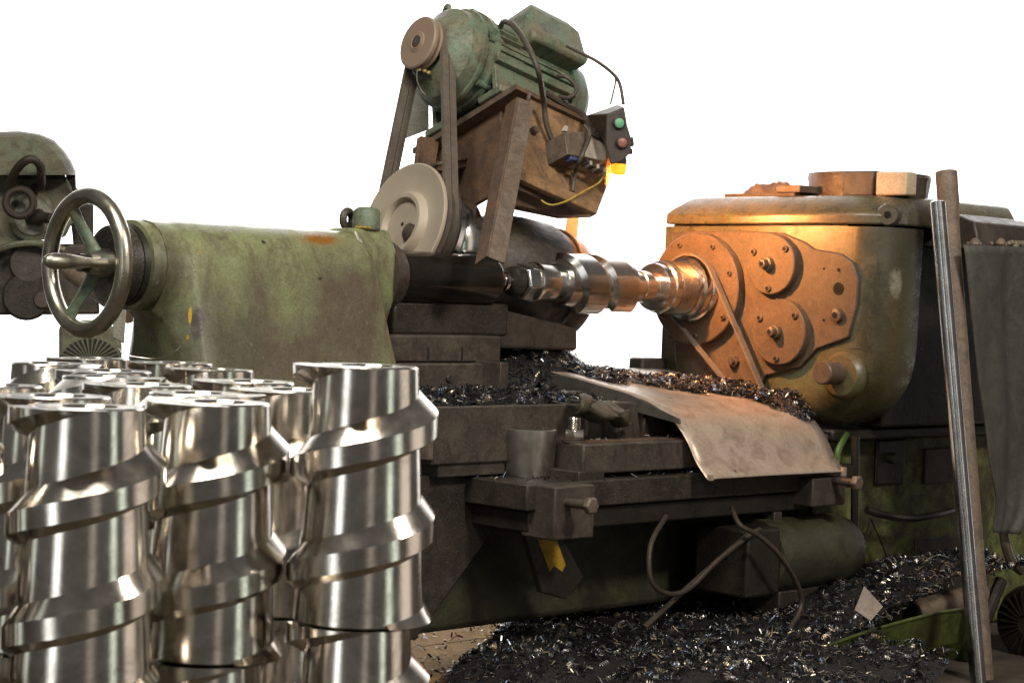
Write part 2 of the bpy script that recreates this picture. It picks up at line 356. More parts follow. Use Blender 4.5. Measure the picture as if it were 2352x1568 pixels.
t = Thing('headstock', 'large brown and green headstock casting with round cover discs on its face', 'headstock', L(2.8, .3, -.42))
OUT = [(-.165, .205), (-.165, -.41), (.36, -.418)]
for k in range(1, 10):
    an = -pi / 2 + k * pi / 2 / 9; OUT.append((.43 + .25 * cos(an), -.168 + .25 * sin(an)))
OUT += [(.685, .05), (.69, .205)]
cx, cy = .32, -.1
def ring_at(u, ins):
    r = []
    for v, w in OUT:
        vv = v - ins * (1.0 if v > cx else 0.12) * (1 if v > cx + .1 else .6); wv = w + (ins * .8 if w < cy - .1 else 0)
        r.append(L(u, vv, wv))
    return r
rings = []
for k in range(9):
    an = k / 8 * pi / 2; rings.append(ring_at(2.35 + .12 * (1 - cos(an)), .10 * (1 - sin(an))))
rings.append(ring_at(2.57, 0)); rings.append(ring_at(2.59, .02))
t.part('casting', MB().loft(rings), m_head, ang=50)
# lid
def lidring(u0, i, w):
    return [L(u0 + i, -.17 + i, w), L(u0 + i, .58 - i, w), L(u0 + i + .04, .65 - i, w), L(u0 + i + .12, .70 - i * .6, w), L(3.1, .70 - i * .6, w), L(3.1, -.17 + i, w)]
lid = t.part('lid', MB().loft([lidring(2.345, 0, .212), lidring(2.345, 0, .245), lidring(2.35, .012, .262), lidring(2.36, .05, .298), lidring(2.36, .075, .306)]), m_head, bevel=.006, ang=30)
t.part('gasket', MB().box(L, (2.365, -.15, .2), (2.9, .55, .2118)), m_black)
a = A(2072, 497, 0, 2.50)
lug = t.part('lug', MB().lathe(L(2.43, .655, .243), -U + VV * .5, [(-.05, .04), (.02, .038), (.035, .03)], 20), m_head, under=lid)
t.part('lug_hole', MB().lathe(L(2.43, .655, .243) + (-U + VV * .5).normalized() * .0352, -U + VV * .5, [(0, .011), (.002, .011)], 14), m_hole, under=lid)
# machined pad on the face
PAD = [(1548, 534), (1700, 530), (1800, 535), (1850, 556), (1872, 572), (1935, 583), (1962, 603), (1974, 640), (1971, 700), (1952, 775), (1880, 800), (1842, 842), (1762, 862), (1742, 905), (1560, 885), (1545, 700)]
pp = [A(x, y, 0, 2.345) for x, y in PAD]
pad = t.part('machined_pad', MB().prism([L(2.336, q.y, q.z) for q in pp], [L(2.36, q.y, q.z) for q in pp]), m_pad, bevel=.004)
def disc(nm, v, w, r, th, mat, u=2.336, n=48, bev=.004): return t.part(nm, MB().lathe(L(u, v, w), -U, [(0, r), (th - .003, r), (th, r - .003)], n), mat)
def allen(v, w, u, r, par):
    t.part('bolt', MB().lathe(L(u, v, w), -U, [(0, r), (.006, r), (.008, r * .85)], 14), m_disc, under=par)
    t.part('bolt_socket', MB().lathe(L(u - .0085, v, w), -U, [(0, r * .55), (.001, r * .55)], 10), m_hole, under=par)
fl = disc('spindle_flange', 0, 0, .182, .035, m_disc, n=64)
for a in (20, 62, 115, 160, 215, 275, 325): allen(.155 * cos(radians(a)), .155 * sin(radians(a)), 2.301, .009, fl)
for (v, w, r) in ((.302, .084, .095), (.343, -.127, .104)):
    d = disc('cover_disc', v, w, r, .03, m_disc)
    for k, a in enumerate((40, 150, 268)): allen(v + r * .8 * cos(radians(a)), w + r * .8 * sin(radians(a)), 2.306, .011, d)
    t.part('hub_nut', MB().lathe(L(2.306, v - .005, w), -U, [(0, .022), (.018, .021), (.019, .015), (.038, .014), (.04, .011)], 20), m_disc, under=d)
    t.part('hub_socket', MB().lathe(L(2.2655, v - .005, w), -U, [(0, .007), (.001, .007)], 10), m_hole, under=d)
for (x, y, r, th) in ((1925, 724, .022, .016),):
    q = A(x, y, 0, 2.336); n_ = t.part('plug', MB().lathe(L(2.336, q.y, q.z), -U, [(0, r), (th, r * .93), (th + .002, r * .75)], 20), m_disc, under=pad)
    t.part('plug_socket', MB().lathe(L(2.336 - th - .003, q.y, q.z), -U, [(0, .009), (.001, .009)], 12), m_hole, under=pad)
for (x, y, r) in ((1926, 663, .0195), (1927, 620, .006), (1893, 617, .004), (1892, 735, .004)):
    q = A(x, y, 0, 2.336); t.part('bore_hole', MB().lathe(L(2.3355, q.y, q.z), -U, [(0, r), (.001, r)], 20), m_hole, under=pad)
q = A(1688, 830, 0, 2.336); t.part('nut', MB().lathe(L(2.336, q.y, q.z), -U, [(0, .02), (.012, .02), (.013, .012), (.025, .012)], 6), m_grime2, under=pad)
q = A(1938, 862, 0, 2.36)
bo = t.part('boss', MB().lathe(L(2.37, q.y, q.z), -U, [(0, .078), (.02, .073), (.03, .062), (.031, .0)], 36, cap=False), m_head)
t.part('boss_shaft', MB().lathe(L(2.35, q.y - .012, q.z + .008), -U, [(0, .036), (.085, .036), (.09, .032)], 24), m_disc, under=bo)
# gearbox that goes on to the right behind the rods
g1 = A(2200, 478, 1, .82)
t.part('gearbox_cover', MB().loft([[L(u, v, w) for v, w in ((-.1, .18), (-.1, .245), (.72, .262 - du), (.8, .235 - du), (.815, .18 - du), (.815, .15 - du))] for u, du in ((2.68, 0), (3.0, .0), (3.5, .02))]), m_grime2, bevel=.006)
t.part('gearbox_wall', MB().box(L, (2.595, -.1, -.42), (3.5, .55, .205)), m_black, bevel=.01)  # coloured black to give the shaded gap right of the casting

# spindle nose: threaded ring and collar
nose = Thing('spindle_nose', 'threaded steel spindle nose with ribbed collar on the round flange', 'spindle', L(2.24, 0, -.1))
prof = [(0, .105), (.02, .105), (.024, .099), (.05, .099), (.052, .09), (.075, .09)]
nose.part('collar', MB().lathe(L(2.301, 0, 0), -U, prof, 56), m_work, bevel=0)
tp = []
for k in range(11):
    x = k * .0068; tp += [(x, .081), (x + .0022, .0865), (x + .0042, .0865), (x + .0064, .081)]
nose.part('thread', MB().lathe(L(2.226, 0, 0), -U, tp, 56), m_work)
nose.part('nose_ring', MB().lathe(L(2.151, 0, 0), -U, [(0, .079), (.002, .083), (.026, .083), (.03, .077), (.055, .075), (.056, .056)], 56), m_work)

# V belt below the spindle
belt = Thing('spindle_belt', 'thin grey brown belt running down from the spindle collar', 'belt', L(2.3, .1, -.4))
def loop_belt(F, c0, r0, c1, r1, a0, w_, th, n=28):
    """belt round two pulleys whose centres are given in the plane of F's 2nd and 3rd axes at a0"""
    d = V((c1[0] - c0[0], c1[1] - c0[1])); dist = d.length; base_a = math.atan2(d.y, d.x); off = math.acos((r0 - r1) / dist)
    pts = []
    for k in range(n + 1):
        a = base_a + off + (2 * pi - 2 * off) * k / n; pts.append((c0[0], c0[1], a, r0))
    for k in range(n + 1):
        a = base_a - off + 2 * off * k / n; pts.append((c1[0], c1[1], a, r1))
    mb = MB(); vs = []; N = len(pts)
    for (x, y, a, r) in pts:
        for (dr, da) in ((0, -w_ / 2), (th, -w_ / 2), (th, w_ / 2), (0, w_ / 2)):
            vs.append(F(a0 + da, x + (r + dr) * cos(a), y + (r + dr) * sin(a)))
    fs = [(i * 4 + k, ((i + 1) % N) * 4 + k, ((i + 1) % N) * 4 + (k + 1) % 4, i * 4 + (k + 1) % 4) for i in range(N) for k in range(4)]
    return mb.add(vs, fs)
q = A(1748, 945, 0, 2.265)
belt.part('belt_loop', loop_belt(L, (0, 0), .107, (q.y, q.z), .03, 2.272, .022, .007), m_belt)
belt.part('tension_pulley', MB().lathe(L(2.26, q.y, q.z), U, [(0, .036), (.006, .036), (.007, .029), (.02, .029), (.021, .036), (.027, .036)], 24), m_grime)
belt.part('pulley_shaft', MB().lathe(L(2.262, q.y, q.z), U, [(0, .012), (.09, .012)], 12), m_grime)

# ------------------------------------------------------------------ workpiece: screw held between centres
def flight(mb, F, r0f, z0, z1, lead, wroot, wland, ro, ph0=0.0, hand=1, n=44, zclip=(None, None), lowr=None, upr=None):
    """helical trapezoid flight; F(z, x, y) maps axis, radial x, radial y"""
    turns = (z1 - z0) / lead; N = max(4, int(n * turns)); rings = []
    for i in range(N + 1):
        a = 2 * pi * turns * i / N; zc = z0 + lead * turns * i / N; ang = ph0 + hand * a
        ring = []
        for dz, r in ((-wland / 2 - (lowr or (wroot - wland) / 2), None), (-wland / 2, ro), (wland / 2, ro), (wland / 2 + (upr or (wroot - wland) / 2), None)):
            z = zc + dz
            if zclip[0] is not None: z = max(z, zclip[0])
            if zclip[1] is not None: z = min(z, zclip[1])
            rr = r if r else r0f(z) - .004
            ring.append(F(z, rr * cos(ang), rr * sin(ang)))
        rings.append(ring)
    return mb.loft(rings)
FA = Frame(L(0, 0, 0), U, VV, WW)
wp = Thing('screw_workpiece', 'steel screw clamped between the lathe centres with a hexagon nut end', 'screw', L(1.75, 0, -.09))
wp.part('shank', MB().lathe(L(1.55, 0, 0), U, [(0, .052), (.004, .058), (.10, .058), (.104, .056), (.106, .074), (.405, .074), (.408, .046), (.52, .046), (.522, .05), (.6, .05)], 48), m_work)
f1 = MB(); flight(f1, FA, lambda z: .074, 1.69, 1.905, .135, .118, .09, .092, radians(150), -1)
wp.part('flight', f1, m_work, ang=30)
wp.part('hex_nut', MB().lathe(L(1.49, 0, 0), U, [(0, .050), (.006, .056), (.05, .056)], 6, ph=.3), m_work, bevel=.003)
wp.part('nut_flange', MB().lathe(L(1.54, 0, 0), U, [(0, .058), (.008, .061), (.014, .061)], 40), m_work)
wp.part('washer', MB().lathe(L(1.452, 0, 0), U, [(0, .03), (.008, .043), (.03, .046), (.037, .038)], 32), m_grime)
wp.part('sleeve', MB().lathe(L(2.02, 0, 0), U, [(0, .046), (.003, .05), (.05, .05), (.051, .047), (.055, .047), (.056, .052), (.125, .052)], 48), m_work)

# ------------------------------------------------------------------ tailstock
t = Thing('tailstock', 'mottled green tailstock with a spoked handwheel and black quill', 'tailstock', L(.5, .05, -.43))
def tsec(u, s=1.0, flare=0.0, fl=1.0):
    half = [(.0, .116), (.045, .108), (.083, .083), (.107, .045), (.119, 0), (.127, -.05), (.137, -.11), (.15, -.18), (.168, -.26), (.19, -.36), (.195, -.43)]
    half = [(v * s * (1 if i < 5 else 1 + (fl - 1) * (i - 4) / 6), w) for i, (v, w) in enumerate(half)]
    r = [(v, w) for v, w in half] + [(-v, w) for v, w in half[::-1][:-1]]
    return [L(u + flare * max(0, min(1, (.06 - w) / .42)), v, w) for v, w in r]
def arch(u, k):      # k = 0 barrel, 1 full skirt; lower points pulled to the barrel for the fillet at the back end
    sec = tsec(u); out = []
    for p in sec:
        d = p - L(u, 0, 0); v, w = d.dot(VV), d.z
        a = math.atan2(w, v); cp = (.112 * cos(a), .112 * sin(a))
        if w < -.02: kk = k
        else: kk = max(k, .6)
        out.append(L(u, cp[0] + (v - cp[0]) * kk, cp[1] + (w - cp[1]) * kk))
    return out
body = t.part('body', MB().loft([arch(.16, 0.03), arch(.185, .10), arch(.205, .3), arch(.222, .62), arch(.235, .9), arch(.25, 1.0)] + [tsec(u, 1, max(0, u - .3) * .14) for u in (.3, .4, .5, .6, .7, .78)] + [tsec(.805, .995, .072), tsec(.822, .97, .074), tsec(.83, .93, .075)]), m_green, ang=40)
t.part('rust_stain', MB().lathe(L(.66, .052, .1012), (VV * .45 + WW), [(0, .0), (.0003, .004)], 6), m_rust) if False else None
t.part('neck_ring', MB().lathe(L(.118, 0, 0), U, [(0, .098), (.004, .112), (.022, .114), (.026, .108), (.05, .11)], 56), m_green)
t.part('seam_ring', MB().lathe(L(.104, 0, 0), U, [(0, .1), (.016, .102)], 48), m_black)
t.part('bearing_collar', MB().lathe(L(.06, 0, 0), U, [(0, .085), (.003, .095), (.04, .1), (.045, .096)], 48), m_grime)
t.part('screw_shaft', MB().lathe(L(-.02, 0, 0), U, [(0, .022), (.09, .022)], 24), m_grime)
# clamp lug and quill bearing at the right end
t.part('clamp_lug', MB().loft([[L(u, v, w) for v, w in ((.055, .125), (.088, .07), (.085, -.07), (.06, -.13), (-.02, -.14), (-.085, -.07), (-.088, .07), (-.055, .125))] for u in (.80, .93)]), m_green, bevel=.012, seg=3)
cb = t.part('clamp_bolt', MB().lathe(L(.865, .03, .12), WW, [(0, .034), (.004, .038), (.05, .037), (.058, .033), (.064, .022)], 28), m_green2)
t.part('clamp_eye', MB().torus(L(.84, -.02, .15), VV + U * .3, .022, .011, 24, 10), m_grime2)
mb = MB()
for k in range(16):
    c_ = L(.842 + random.uniform(-.02, .02), .052 + random.uniform(-.02, .014), .1245); mb.lathe(c_, WW, [(0, .0035), (.003, .0045), (.006, .0025)], 6)
kind(t.part('yellow_crumbs', mb, m_yellow), 'stuff')
t.part('quill_boss', MB().lathe(L(.925, 0, 0), U, [(0, .105), (.02, .104), (.04, .097), (.055, .088), (.056, .074)], 48), m_grime2)
t.part('quill', MB().lathe(L(.97, 0, 0), U, [(0, .0725), (.385, .0725), (.398, .069), (.404, .062), (.405, .03)], 48), m_quill)
t.part('live_centre', MB().lathe(L(1.37, 0, 0), U, [(0, .024), (.05, .024), (.052, .03), (.062, .03), (.066, .02), (.1, .004)], 24), m_work)
# handwheel
hw = t.part('handwheel', MB().torus(L(0, 0, 0), U, .163, .0205, 64, 16), m_rim)
for a in (0, 118, 242):
    d = VV * cos(radians(a)) + WW * sin(radians(a)); n_ = U.cross(d)
    rings = []
    for s_, wd, th, off in ((.02, .024, .016, .035), (.06, .018, .013, .027), (.11, .016, .011, .012), (.15, .02, .012, .002)):
        c_ = L(off, 0, 0) + d * s_
        rings.append([c_ + n_ * (wd * cos(k * pi / 6)) + U * (th * sin(k * pi / 6)) for k in range(12)])
    t.part('spoke', MB().loft(rings), m_green2, under=hw)
t.part('hub', MB().lathe(L(.0, 0, 0), U, [(0, .012), (.004, .026), (.03, .034), (.07, .04)], 24), m_rim, under=hw)
t.part('crank_handle', MB().lathe(L(.0, .118, .0), -U, [(-.01, .014), (.012, .0135), (.05, .0105), (.08, .0125), (.11, .017), (.14, .0195), (.165, .019), (.182, .015), (.19, .008), (.192, .002)], 24), m_rim, under=hw)
# scuffs: bare-metal patch, yellow paint chip, thin wire
t.part('loose_wire', MB().tube(spline([onbody(415, 795), onbody(385, 808) + VV * .02, onbody(340, 822) + VV * .03, L(*A(290, 815, 1, .17)), L(*A(272, 800, 1, .16))]), .0012, 6), m_steel)

# ------------------------------------------------------------------ carriage (saddle, cross slide, tool rest)
t = Thing('carriage', 'dark greasy carriage with stacked slide plates below the screw', 'lathe carriage', L(1.5, .2, -.44))
def lbox(x0, y0, x1, y1, vf, vb, ext=0.0):
    a, b2 = A(x0, y0, 1, vf), A(x1, y1, 1, vf)
    return MB().box(L, (a.x, vb, b2.z), (b2.x + ext, vf, a.z))
t.part('upper_slide', lbox(880, 768, 1150, 832, .10, -.4, .0), m_grime2, bevel=.006)
t.part('upper_block', lbox(905, 690, 1100, 772, .02, -.4, .12), m_grime, bevel=.01)
t.part('middle_slide', lbox(890, 834, 1148, 900, .13, -.4, .0), m_grime2, bevel=.006)
t.part('saddle', lbox(900, 904, 1150, 985, .18, -.3, .9), m_grime, bevel=.008)
t.part('dovetail', MB().prism([L(u, -.30, w) for u, w in ((1.32, -.2), (1.62, -.16), (1.95, -.18), (1.95, -.36), (1.32, -.36))], [L(u, -.6, w) for u, w in ((1.32, -.2), (1.62, -.16), (1.95, -.18), (1.95, -.36), (1.32, -.36))]), m_grime2, bevel=.01)
sl = [A(x, y, 1, -.03) for x, y in ((1085, 712), (1135, 705), (1328, 752), (1328, 806), (1150, 800), (1085, 770))]
t.part('swivel_slab', MB().prism([L(q.x, -.03, q.z) for q in sl], [L(q.x, -.4, q.z) for q in sl]), m_grime2, bevel=.012, seg=3)
for x_ in (982, 1060):
    t.part('seam', lbox(x_, 797, x_ + 3, 831, .1012, .0995), m_black)
for x_ in (915, 1030, 1120):
    q = A(x_, 868, 1, .13); t.part('cap_screw', MB().lathe(L(q.x, .1301, q.z), VV, [(0, .011), (.006, .011), (.008, .009)], 12), m_grime)
t.part('end_plate', lbox(1150, 832, 1166, 905, .2, .0), m_grime2, bevel=.002)
t.part('front_beam', lbox(995, 932, 1345, 1052, .36, .05, .75), m_grime2, bevel=.006)
t.part('beam_end_cap', lbox(988, 930, 995, 1056, .365, .06), m_angle, bevel=.002)
t.part('beam_ledge', lbox(1008, 1056, 1345, 1078, .35, .05, .6), m_grime2, bevel=.003)
# vertical gib blocks under the chute
for x0, x1, y0, y1 in ((1350, 1382, 955, 1012), (1425, 1455, 972, 1010), (1480, 1530, 960, 1005)):
    t.part('gib_block', lbox(x0, y0, x1, y1, .37, .3), m_grime2, bevel=.003)
qa = A(1212, 1106, 1, .55); qb = A(1945, 1100, 1, .55); W0 = -.531; W1 = -.602
slide = t.part('compound_slide', MB().box(L, (qa.x, .28, W1), (2.47, .55, W0)), m_grime, bevel=.005)
t.part('slide_underplate', MB().box(L, (qa.x + .03, .26, W1 - .06), (2.2, .53, W1 - .002)), m_black, bevel=.006)
t.part('raised_edge', lbox(1330, 1083, 1388, 1106, .545, .4), m_grime, under=slide, bevel=.003)
# clamp bar with stud and nut
cb = t.part('clamp_bar', MB().box(L, (A(1340, 1050, 1, .52).x, .40, -.518), (2.35, .52, -.436)), m_grime2, bevel=.005)
t.part('bar_groove', MB().box(L, (A(1340, 1050, 1, .52).x + .02, .425, -.4358), (2.2, .49, -.4335)), m_rustd, under=cb)
q = A(1296, 1008, 1, .44)
st = V((A(1340, 1050, 1, .52).x + .03, .455, -.436))
t.part('washer', MB().lathe(L(st.x, st.y - .0, st.z), WW, [(0, .034), (.006, .034)], 24), m_grime2, under=cb)
t.part('hex_nut', MB().lathe(L(st.x, st.y, st.z + .006), WW, [(0, .028), (.004, .03), (.026, .03), (.03, .027)], 6), m_steel, under=cb, bevel=.002)
tp = []
for k in range(5): tp += [(k * .006, .0165), (k * .006 + .003, .0185)]
t.part('threaded_stud', MB().lathe(L(st.x, st.y, st.z + .036), WW, tp + [(.032, .016)], 20), m_steel, under=cb)
# end blocks with square head bolts
def bolt_block(x0, y0, x1, y1, vf, vb, bx, by, ln):
    bl = t.part('clamp_block', lbox(x0, y0, x1, y1, vf, vb), m_grime2, bevel=.005)
    q = A(bx, by, 1, vf + ln)
    t.part('bolt_shank', MB().lathe(L(q.x, vf - .005, q.z), VV, [(0, .012), (ln + .005, .012)], 16), m_grime2, under=bl)
    t.part('bolt_head', MB().lathe(L(q.x, vf + ln, q.z), VV, [(0, .022), (.004, .024), (.016, .024), (.02, .02)], 6), m_angle, under=bl, bevel=.002)
bolt_block(1276, 1118, 1364, 1234, .62, .50, 1351, 1160, .075)
bolt_block(1868, 1098, 1942, 1158, .60, .52, 1962, 1108, .075)
t.part('lever_bracket', lbox(1225, 1165, 1262, 1225, .5, .3), m_black, bevel=.004)

# warning strap: black and yellow
t = Thing('striped_strap', 'yellow and black painted steel strap hanging below the clamp block', 'strap', L(1.2, .5, -.9))
qs = [A(x, y, 1, .46) for x, y in ((1208, 1228), (1290, 1228), (1342, 1325), (1300, 1375), (1245, 1360))]
t.part('strap_plate', MB().prism([L(q.x, .46, q.z) for q in qs], [L(q.x, .44, q.z) for q in qs]), m_black, bevel=.003)
qs = [A(x, y, 1, .4605) for x, y in ((1232, 1232), (1275, 1232), (1298, 1296), (1290, 1312), (1272, 1298), (1262, 1312))]
t.part('yellow_band', MB().prism([L(q.x, .4625, q.z) for q in qs], [L(q.x, .4601, q.z) for q in qs]), m_yellow)

# steel cup on the slide
cc = A(1213, 1092, 2, W0)
cup = MB(); c0 = L(cc.x, cc.y, W0 + .001)
cup.lathe(c0, WW, [(0, .0), (0, .066), (.004, .068), (.126, .0745), (.128, .072), (.127, .067), (.01, .061), (.0095, .0)], 48, cap=False)
single('steel_cup', 'dull grey tapered steel cup standing on the slide', 'cup', cup, m_cup, ang=30)

# ------------------------------------------------------------------ chip chute
tq = A(1625, 1100, 1, .62); UL = tq.x; UR = A(1942, 1095, 1, .62).x
E1 = [(1205, 838), (1320, 868), (1440, 903), (1495, 925), (1535, 953), (1562, 985), (1582, 1020), (1600, 1062), (1625, 1100)]
prof = [A(x, y, 0, UL) for x, y in E1]
prof = spline([V((0, q.y, q.z)) for q in prof], 5)
t = Thing('chip_chute', 'bent pale sheet metal chute curling down over the front slide', 'chute', L((UL + UR) / 2, .6, -.58))
nU = 14; vs = []; fs = []
for i, q in enumerate(prof):
    for k in range(nU + 1):
        s_ = k / nU; u = UL + (UR - UL) * s_
        bulge = .006 * sin(pi * s_) * min(1, i / 25)
        vs.append(L(u, q.y + bulge, q.z + bulge * .4 - .012 * s_ * (1 if i < 20 else .3)))
for i in range(len(prof) - 1):
    for k in range(nU): a = i * (nU + 1) + k; fs.append((a, a + 1, a + nU + 2, a + nU + 1))
sh = t.part('sheet', MB().add(vs, fs), m_sheet, ang=60)
md = sh.modifiers.new('thick', 'SOLIDIFY'); md.thickness = .003; md.offset = -1
# side angle along its left edge
sa = [(1193, 846), (1320, 868), (1445, 905), (1560, 962)]; sb = [(1190, 880), (1320, 912), (1440, 940), (1562, 974)]
ra = [A(x, y, 0, UL - .012) for x, y in sa]; rb = [A(x, y, 0, UL - .012) for x, y in sb]
side = ra + rb[::-1]
t.part('side_angle', MB().prism([L(UL - .012, q.y, q.z) for q in side], [L(UL - .006, q.y, q.z) for q in side]), m_ggrey, bevel=.001)
for nm, dx in (('lip_tab', 0),):
    q = prof[-1]; t.part(nm, MB().box(L, (UL + .004, q.y - .004, q.z - .004), (UL + .02, q.y + .006, q.z + .012)), m_sheet)
    t.part(nm, MB().box(L, (UR - .02, q.y - .004, q.z - .016), (UR - .004, q.y + .006, q.z + .01)), m_sheet)

q = A(1520, 850, 0, 2.30)
single('stop_block', 'small dark block standing left of the headstock foot', 'block', MB().box(L, (2.20, q.y - .06, -.42), (2.33, q.y, q.z + .04)), m_grime2, bevel=.008)
# crumpled cloth under the chute
t_ = MB(); nn = 12; vs = []; fs = []
for i in range(nn + 1):
    for k in range(nn + 1):
        a, b2 = i / nn, k / nn
        q = A(1325 + 125 * a, 931 + 30 * a + (b2 - .5) * 40 * (1 - .3 * a), 1, .40 + .05 * sin(b2 * pi))
        vs.append(L(q.x, .40 + .05 * sin(b2 * pi) + .012 * sin(a * 9 + b2 * 4), q.z + .008 * sin(a * 13 + b2 * 7)))
for i in range(nn):
    for k in range(nn): a = i * (nn + 1) + k; fs.append((a, a + 1, a + nn + 2, a + nn + 1))
ob = single('oily_cloth', 'crumpled olive rag tucked under the chute side', 'rag', t_.add(vs, fs), m_cloth, ang=80)
md = ob.modifiers.new('t', 'SOLIDIFY'); md.thickness = .008

# ------------------------------------------------------------------ swarf
def chips(mb, n, sampler, ln=(.01, .026), wd=(.0014, .0036), tilt=.9):
    for _ in range(n):
        p, nrm = sampler()
        d = V((random.gauss(0, 1), random.gauss(0, 1), random.gauss(0, tilt * .5))).normalized()
        s_ = d.cross(V((random.gauss(0, .6), random.gauss(0, .6), 1))).normalized(); nn_ = s_.cross(d)
        l = random.uniform(*ln); w_ = random.uniform(*wd); bow = random.uniform(-.25, .35) * l
        c_ = p + nrm * random.uniform(.0, .006)
        vs = []
        for k, a in enumerate((-.5, 0, .5)):
            o_ = c_ + d * (l * a) + nn_ * (bow * (.25 - a * a) * 2)
            vs += [o_ - s_ * w_ * .5, o_ + s_ * w_ * .5]
        mb.add(vs, [(0, 1, 3, 2), (2, 3, 5, 4)])
    return mb
def curls(mb, n, sampler, R=(.004, .009), turns=(1.5, 4)):
    for _ in range(n):
        p, nrm = sampler(); d = V((random.gauss(0, 1), random.gauss(0, 1), random.gauss(.2, .4))).normalized(); x = d.cross(V((.3, .2, 1))).normalized(); y = d.cross(x)
        r = random.uniform(*R); T = random.uniform(*turns); w_ = random.uniform(.0018, .004); pit = random.uniform(.004, .008); N = int(T * 9)
        vs = []
        for i in range(N + 1):
            a = 2 * pi * T * i / N; c_ = p + nrm * (r * .8) + (x * cos(a) + y * sin(a)) * r + d * (pit * (a / 2 / pi - T / 2))
            vs += [c_ - d * w_ * .5, c_ + d * w_ * .5]
        mb.add(vs, [(2 * i, 2 * i + 1, 2 * i + 3, 2 * i + 2) for i in range(N)])
    return mb
def hf_pile(name, label, f, ugrid, vgrid, n, cat=None, **k):
    """mound with height f(u, v) in the lathe frame (None = nothing there), covered with chips"""
    mb = MB(); idx = {}; cells = []
    nu, nv = 40, 24
    for i in range(nu + 1):
        for j in range(nv + 1):
            u = ugrid[0] + (ugrid[1] - ugrid[0]) * i / nu; v = vgrid[0] + (vgrid[1] - vgrid[0]) * j / nv
            w = f(u, v)
            if w is not None: idx[(i, j)] = len(mb.v); mb.v.append(L(u, v, w + random.uniform(-.004, .003)))
    for i in range(nu):
        for j in range(nv):
            ks = [(i, j), (i + 1, j), (i + 1, j + 1), (i, j + 1)]
            if all(q in idx for q in ks): mb.f.append(tuple(idx[q] for q in ks)); cells.append((i, j))
    bed = build(name, mb, m_chipbed, None, V((0, 0, 0)), ang=80); kind(bed, 'stuff', label); bed['category'] = 'metal chips'
    def smp():
        while True:
            u = random.uniform(*ugrid); v = random.uniform(*vgrid); w = f(u, v)
            if w is not None: return L(u, v, w), WW
    c_ = build('loose_chips', curls(chips(MB(), n, smp, **k), n // 14, smp), m_chip, bed, V((0, 0, 0)), smooth=False); c_['kind'] = 'stuff'
    return bed
def clamp01(x): return max(0.0, min(1.0, x))
def prof_w(v):
    for a, b2 in zip(prof, prof[1:]):
        if a.y <= v <= b2.y: return a.z + (b2.z - a.z) * (v - a.y) / (b2.y - a.y + 1e-9)
    return None
random.seed(11)
# on the chute: a drift lying along the sheet, thick at the back
def f_chute(u, v):
    w = prof_w(v)
    if w is None: return None
    s_ = (u - UL) / (UR - UL); lim = .12 + .36 * s_ + .03 * sin(s_ * 17) + .015 * sin(s_ * 41)
    low = lim - .30 - .05 * sin(s_ * 9)
    if v > lim or v < low or s_ < .12 or s_ > 1: return None
    return w - .012 * s_ + .003 + .013 * clamp01((lim - v) / .05) * clamp01((v - low) / .06) * clamp01((s_ - .1) / .2)
hf_pile('chute_swarf', 'glittering steel chips lying in a drift on the chute', f_chute, (UL, UR), (prof[0].y, .52), 3400)
# heap at the head of the chute under the cutter
hc = A(1235, 812, 1, .1)
def f_heap(u, v):
    d = math.hypot((u - 1.69) / .28, (v + .13) / .17)
    if d > 1: return None
    return -.335 + .165 * (1 - d ** 1.8) + .008 * sin(u * 40) * cos(v * 35)
hf_pile('cutter_swarf_heap', 'dark heap of steel chips below the turning screw', f_heap, (1.38, 2.02), (-.29, .13), 3000)
def f_beam(u, v):
    w0 = A(1000, 932, 1, .36).z
    d = abs(u - 1.15) / .42
    if d > 1: return None
    return w0 + .002 + .03 * (1 - d ** 1.5) * max(0, min(1, (.36 - v) / .12)) + .004 * sin(u * 60)
hf_pile('beam_swarf', 'thin line of chips along the top of the front beam', f_beam, (.72, 1.6), (.14, .358), 1500)
def f_slide(u, v):
    if v > .548: return None
    return W0 + .001 + .002 * random.random()
mbc = chips(MB(), 520, lambda: (L(random.uniform(qa.x, 2.3), random.uniform(.3, .547), W0 + .002), WW)); chips(mbc, 160, lambda: (L(random.uniform(1.3, 2.2), random.uniform(.41, .515), -.432), WW), (.006, .014))
o_ = build('slide_swarf', mbc, m_chip, None, V((0, 0, 0)), smooth=False); kind(o_, 'stuff', 'scattered steel chips on the flat slide'); o_['category'] = 'metal chips'
# small tuft against the headstock
hq = A(1815, 915, 0, 2.30)
def f_tuft(u, v):
    d = math.hypot((u - 2.27) / .09, (v - hq.y) / .11)
    return None if d > 1 else hq.z - .06 + .085 * (1 - d * d)
hf_pile('headstock_swarf', 'small dark tuft of chips against the headstock foot', f_tuft, (2.18, 2.34), (hq.y - .11, hq.y + .11), 700)
# big pile on the floor, and chips strewn on the bare boards beside it
def f_floor(u, v):
    ub = 1.83 - 1.27 * (v + .36) if v < .05 else max(.92, 1.31 - 1.6 * (v - .05))
    ub += .05 * sin(v * 21) + .03 * sin(v * 47)
    if u < ub or (u > 2.05 and v > .895) or (u > 2.4 and v < .44): return None
    s_ = clamp01((u - ub) / .4); hh = .16 * s_ * (2 - s_) * clamp01((1.28 - v) / .3)
    k_ = clamp01((u - 1.8) / .3); rim = .185 + .115 * clamp01((u - 2.05) / .5)
    hh = hh + (rim - hh) * k_ * clamp01((v - .2) / .35)
    return FLOOR + hh + .014 * s_ * sin(u * 23 + v * 9) * cos(v * 31)
random.seed(5)
hf_pile('floor_swarf_pile', 'broad black pile of curled steel chips on the floor under the bed', f_floor, (.9, 3.1), (-.45, 1.2), 26000, ln=(.01, .028), wd=(.0014, .0038))
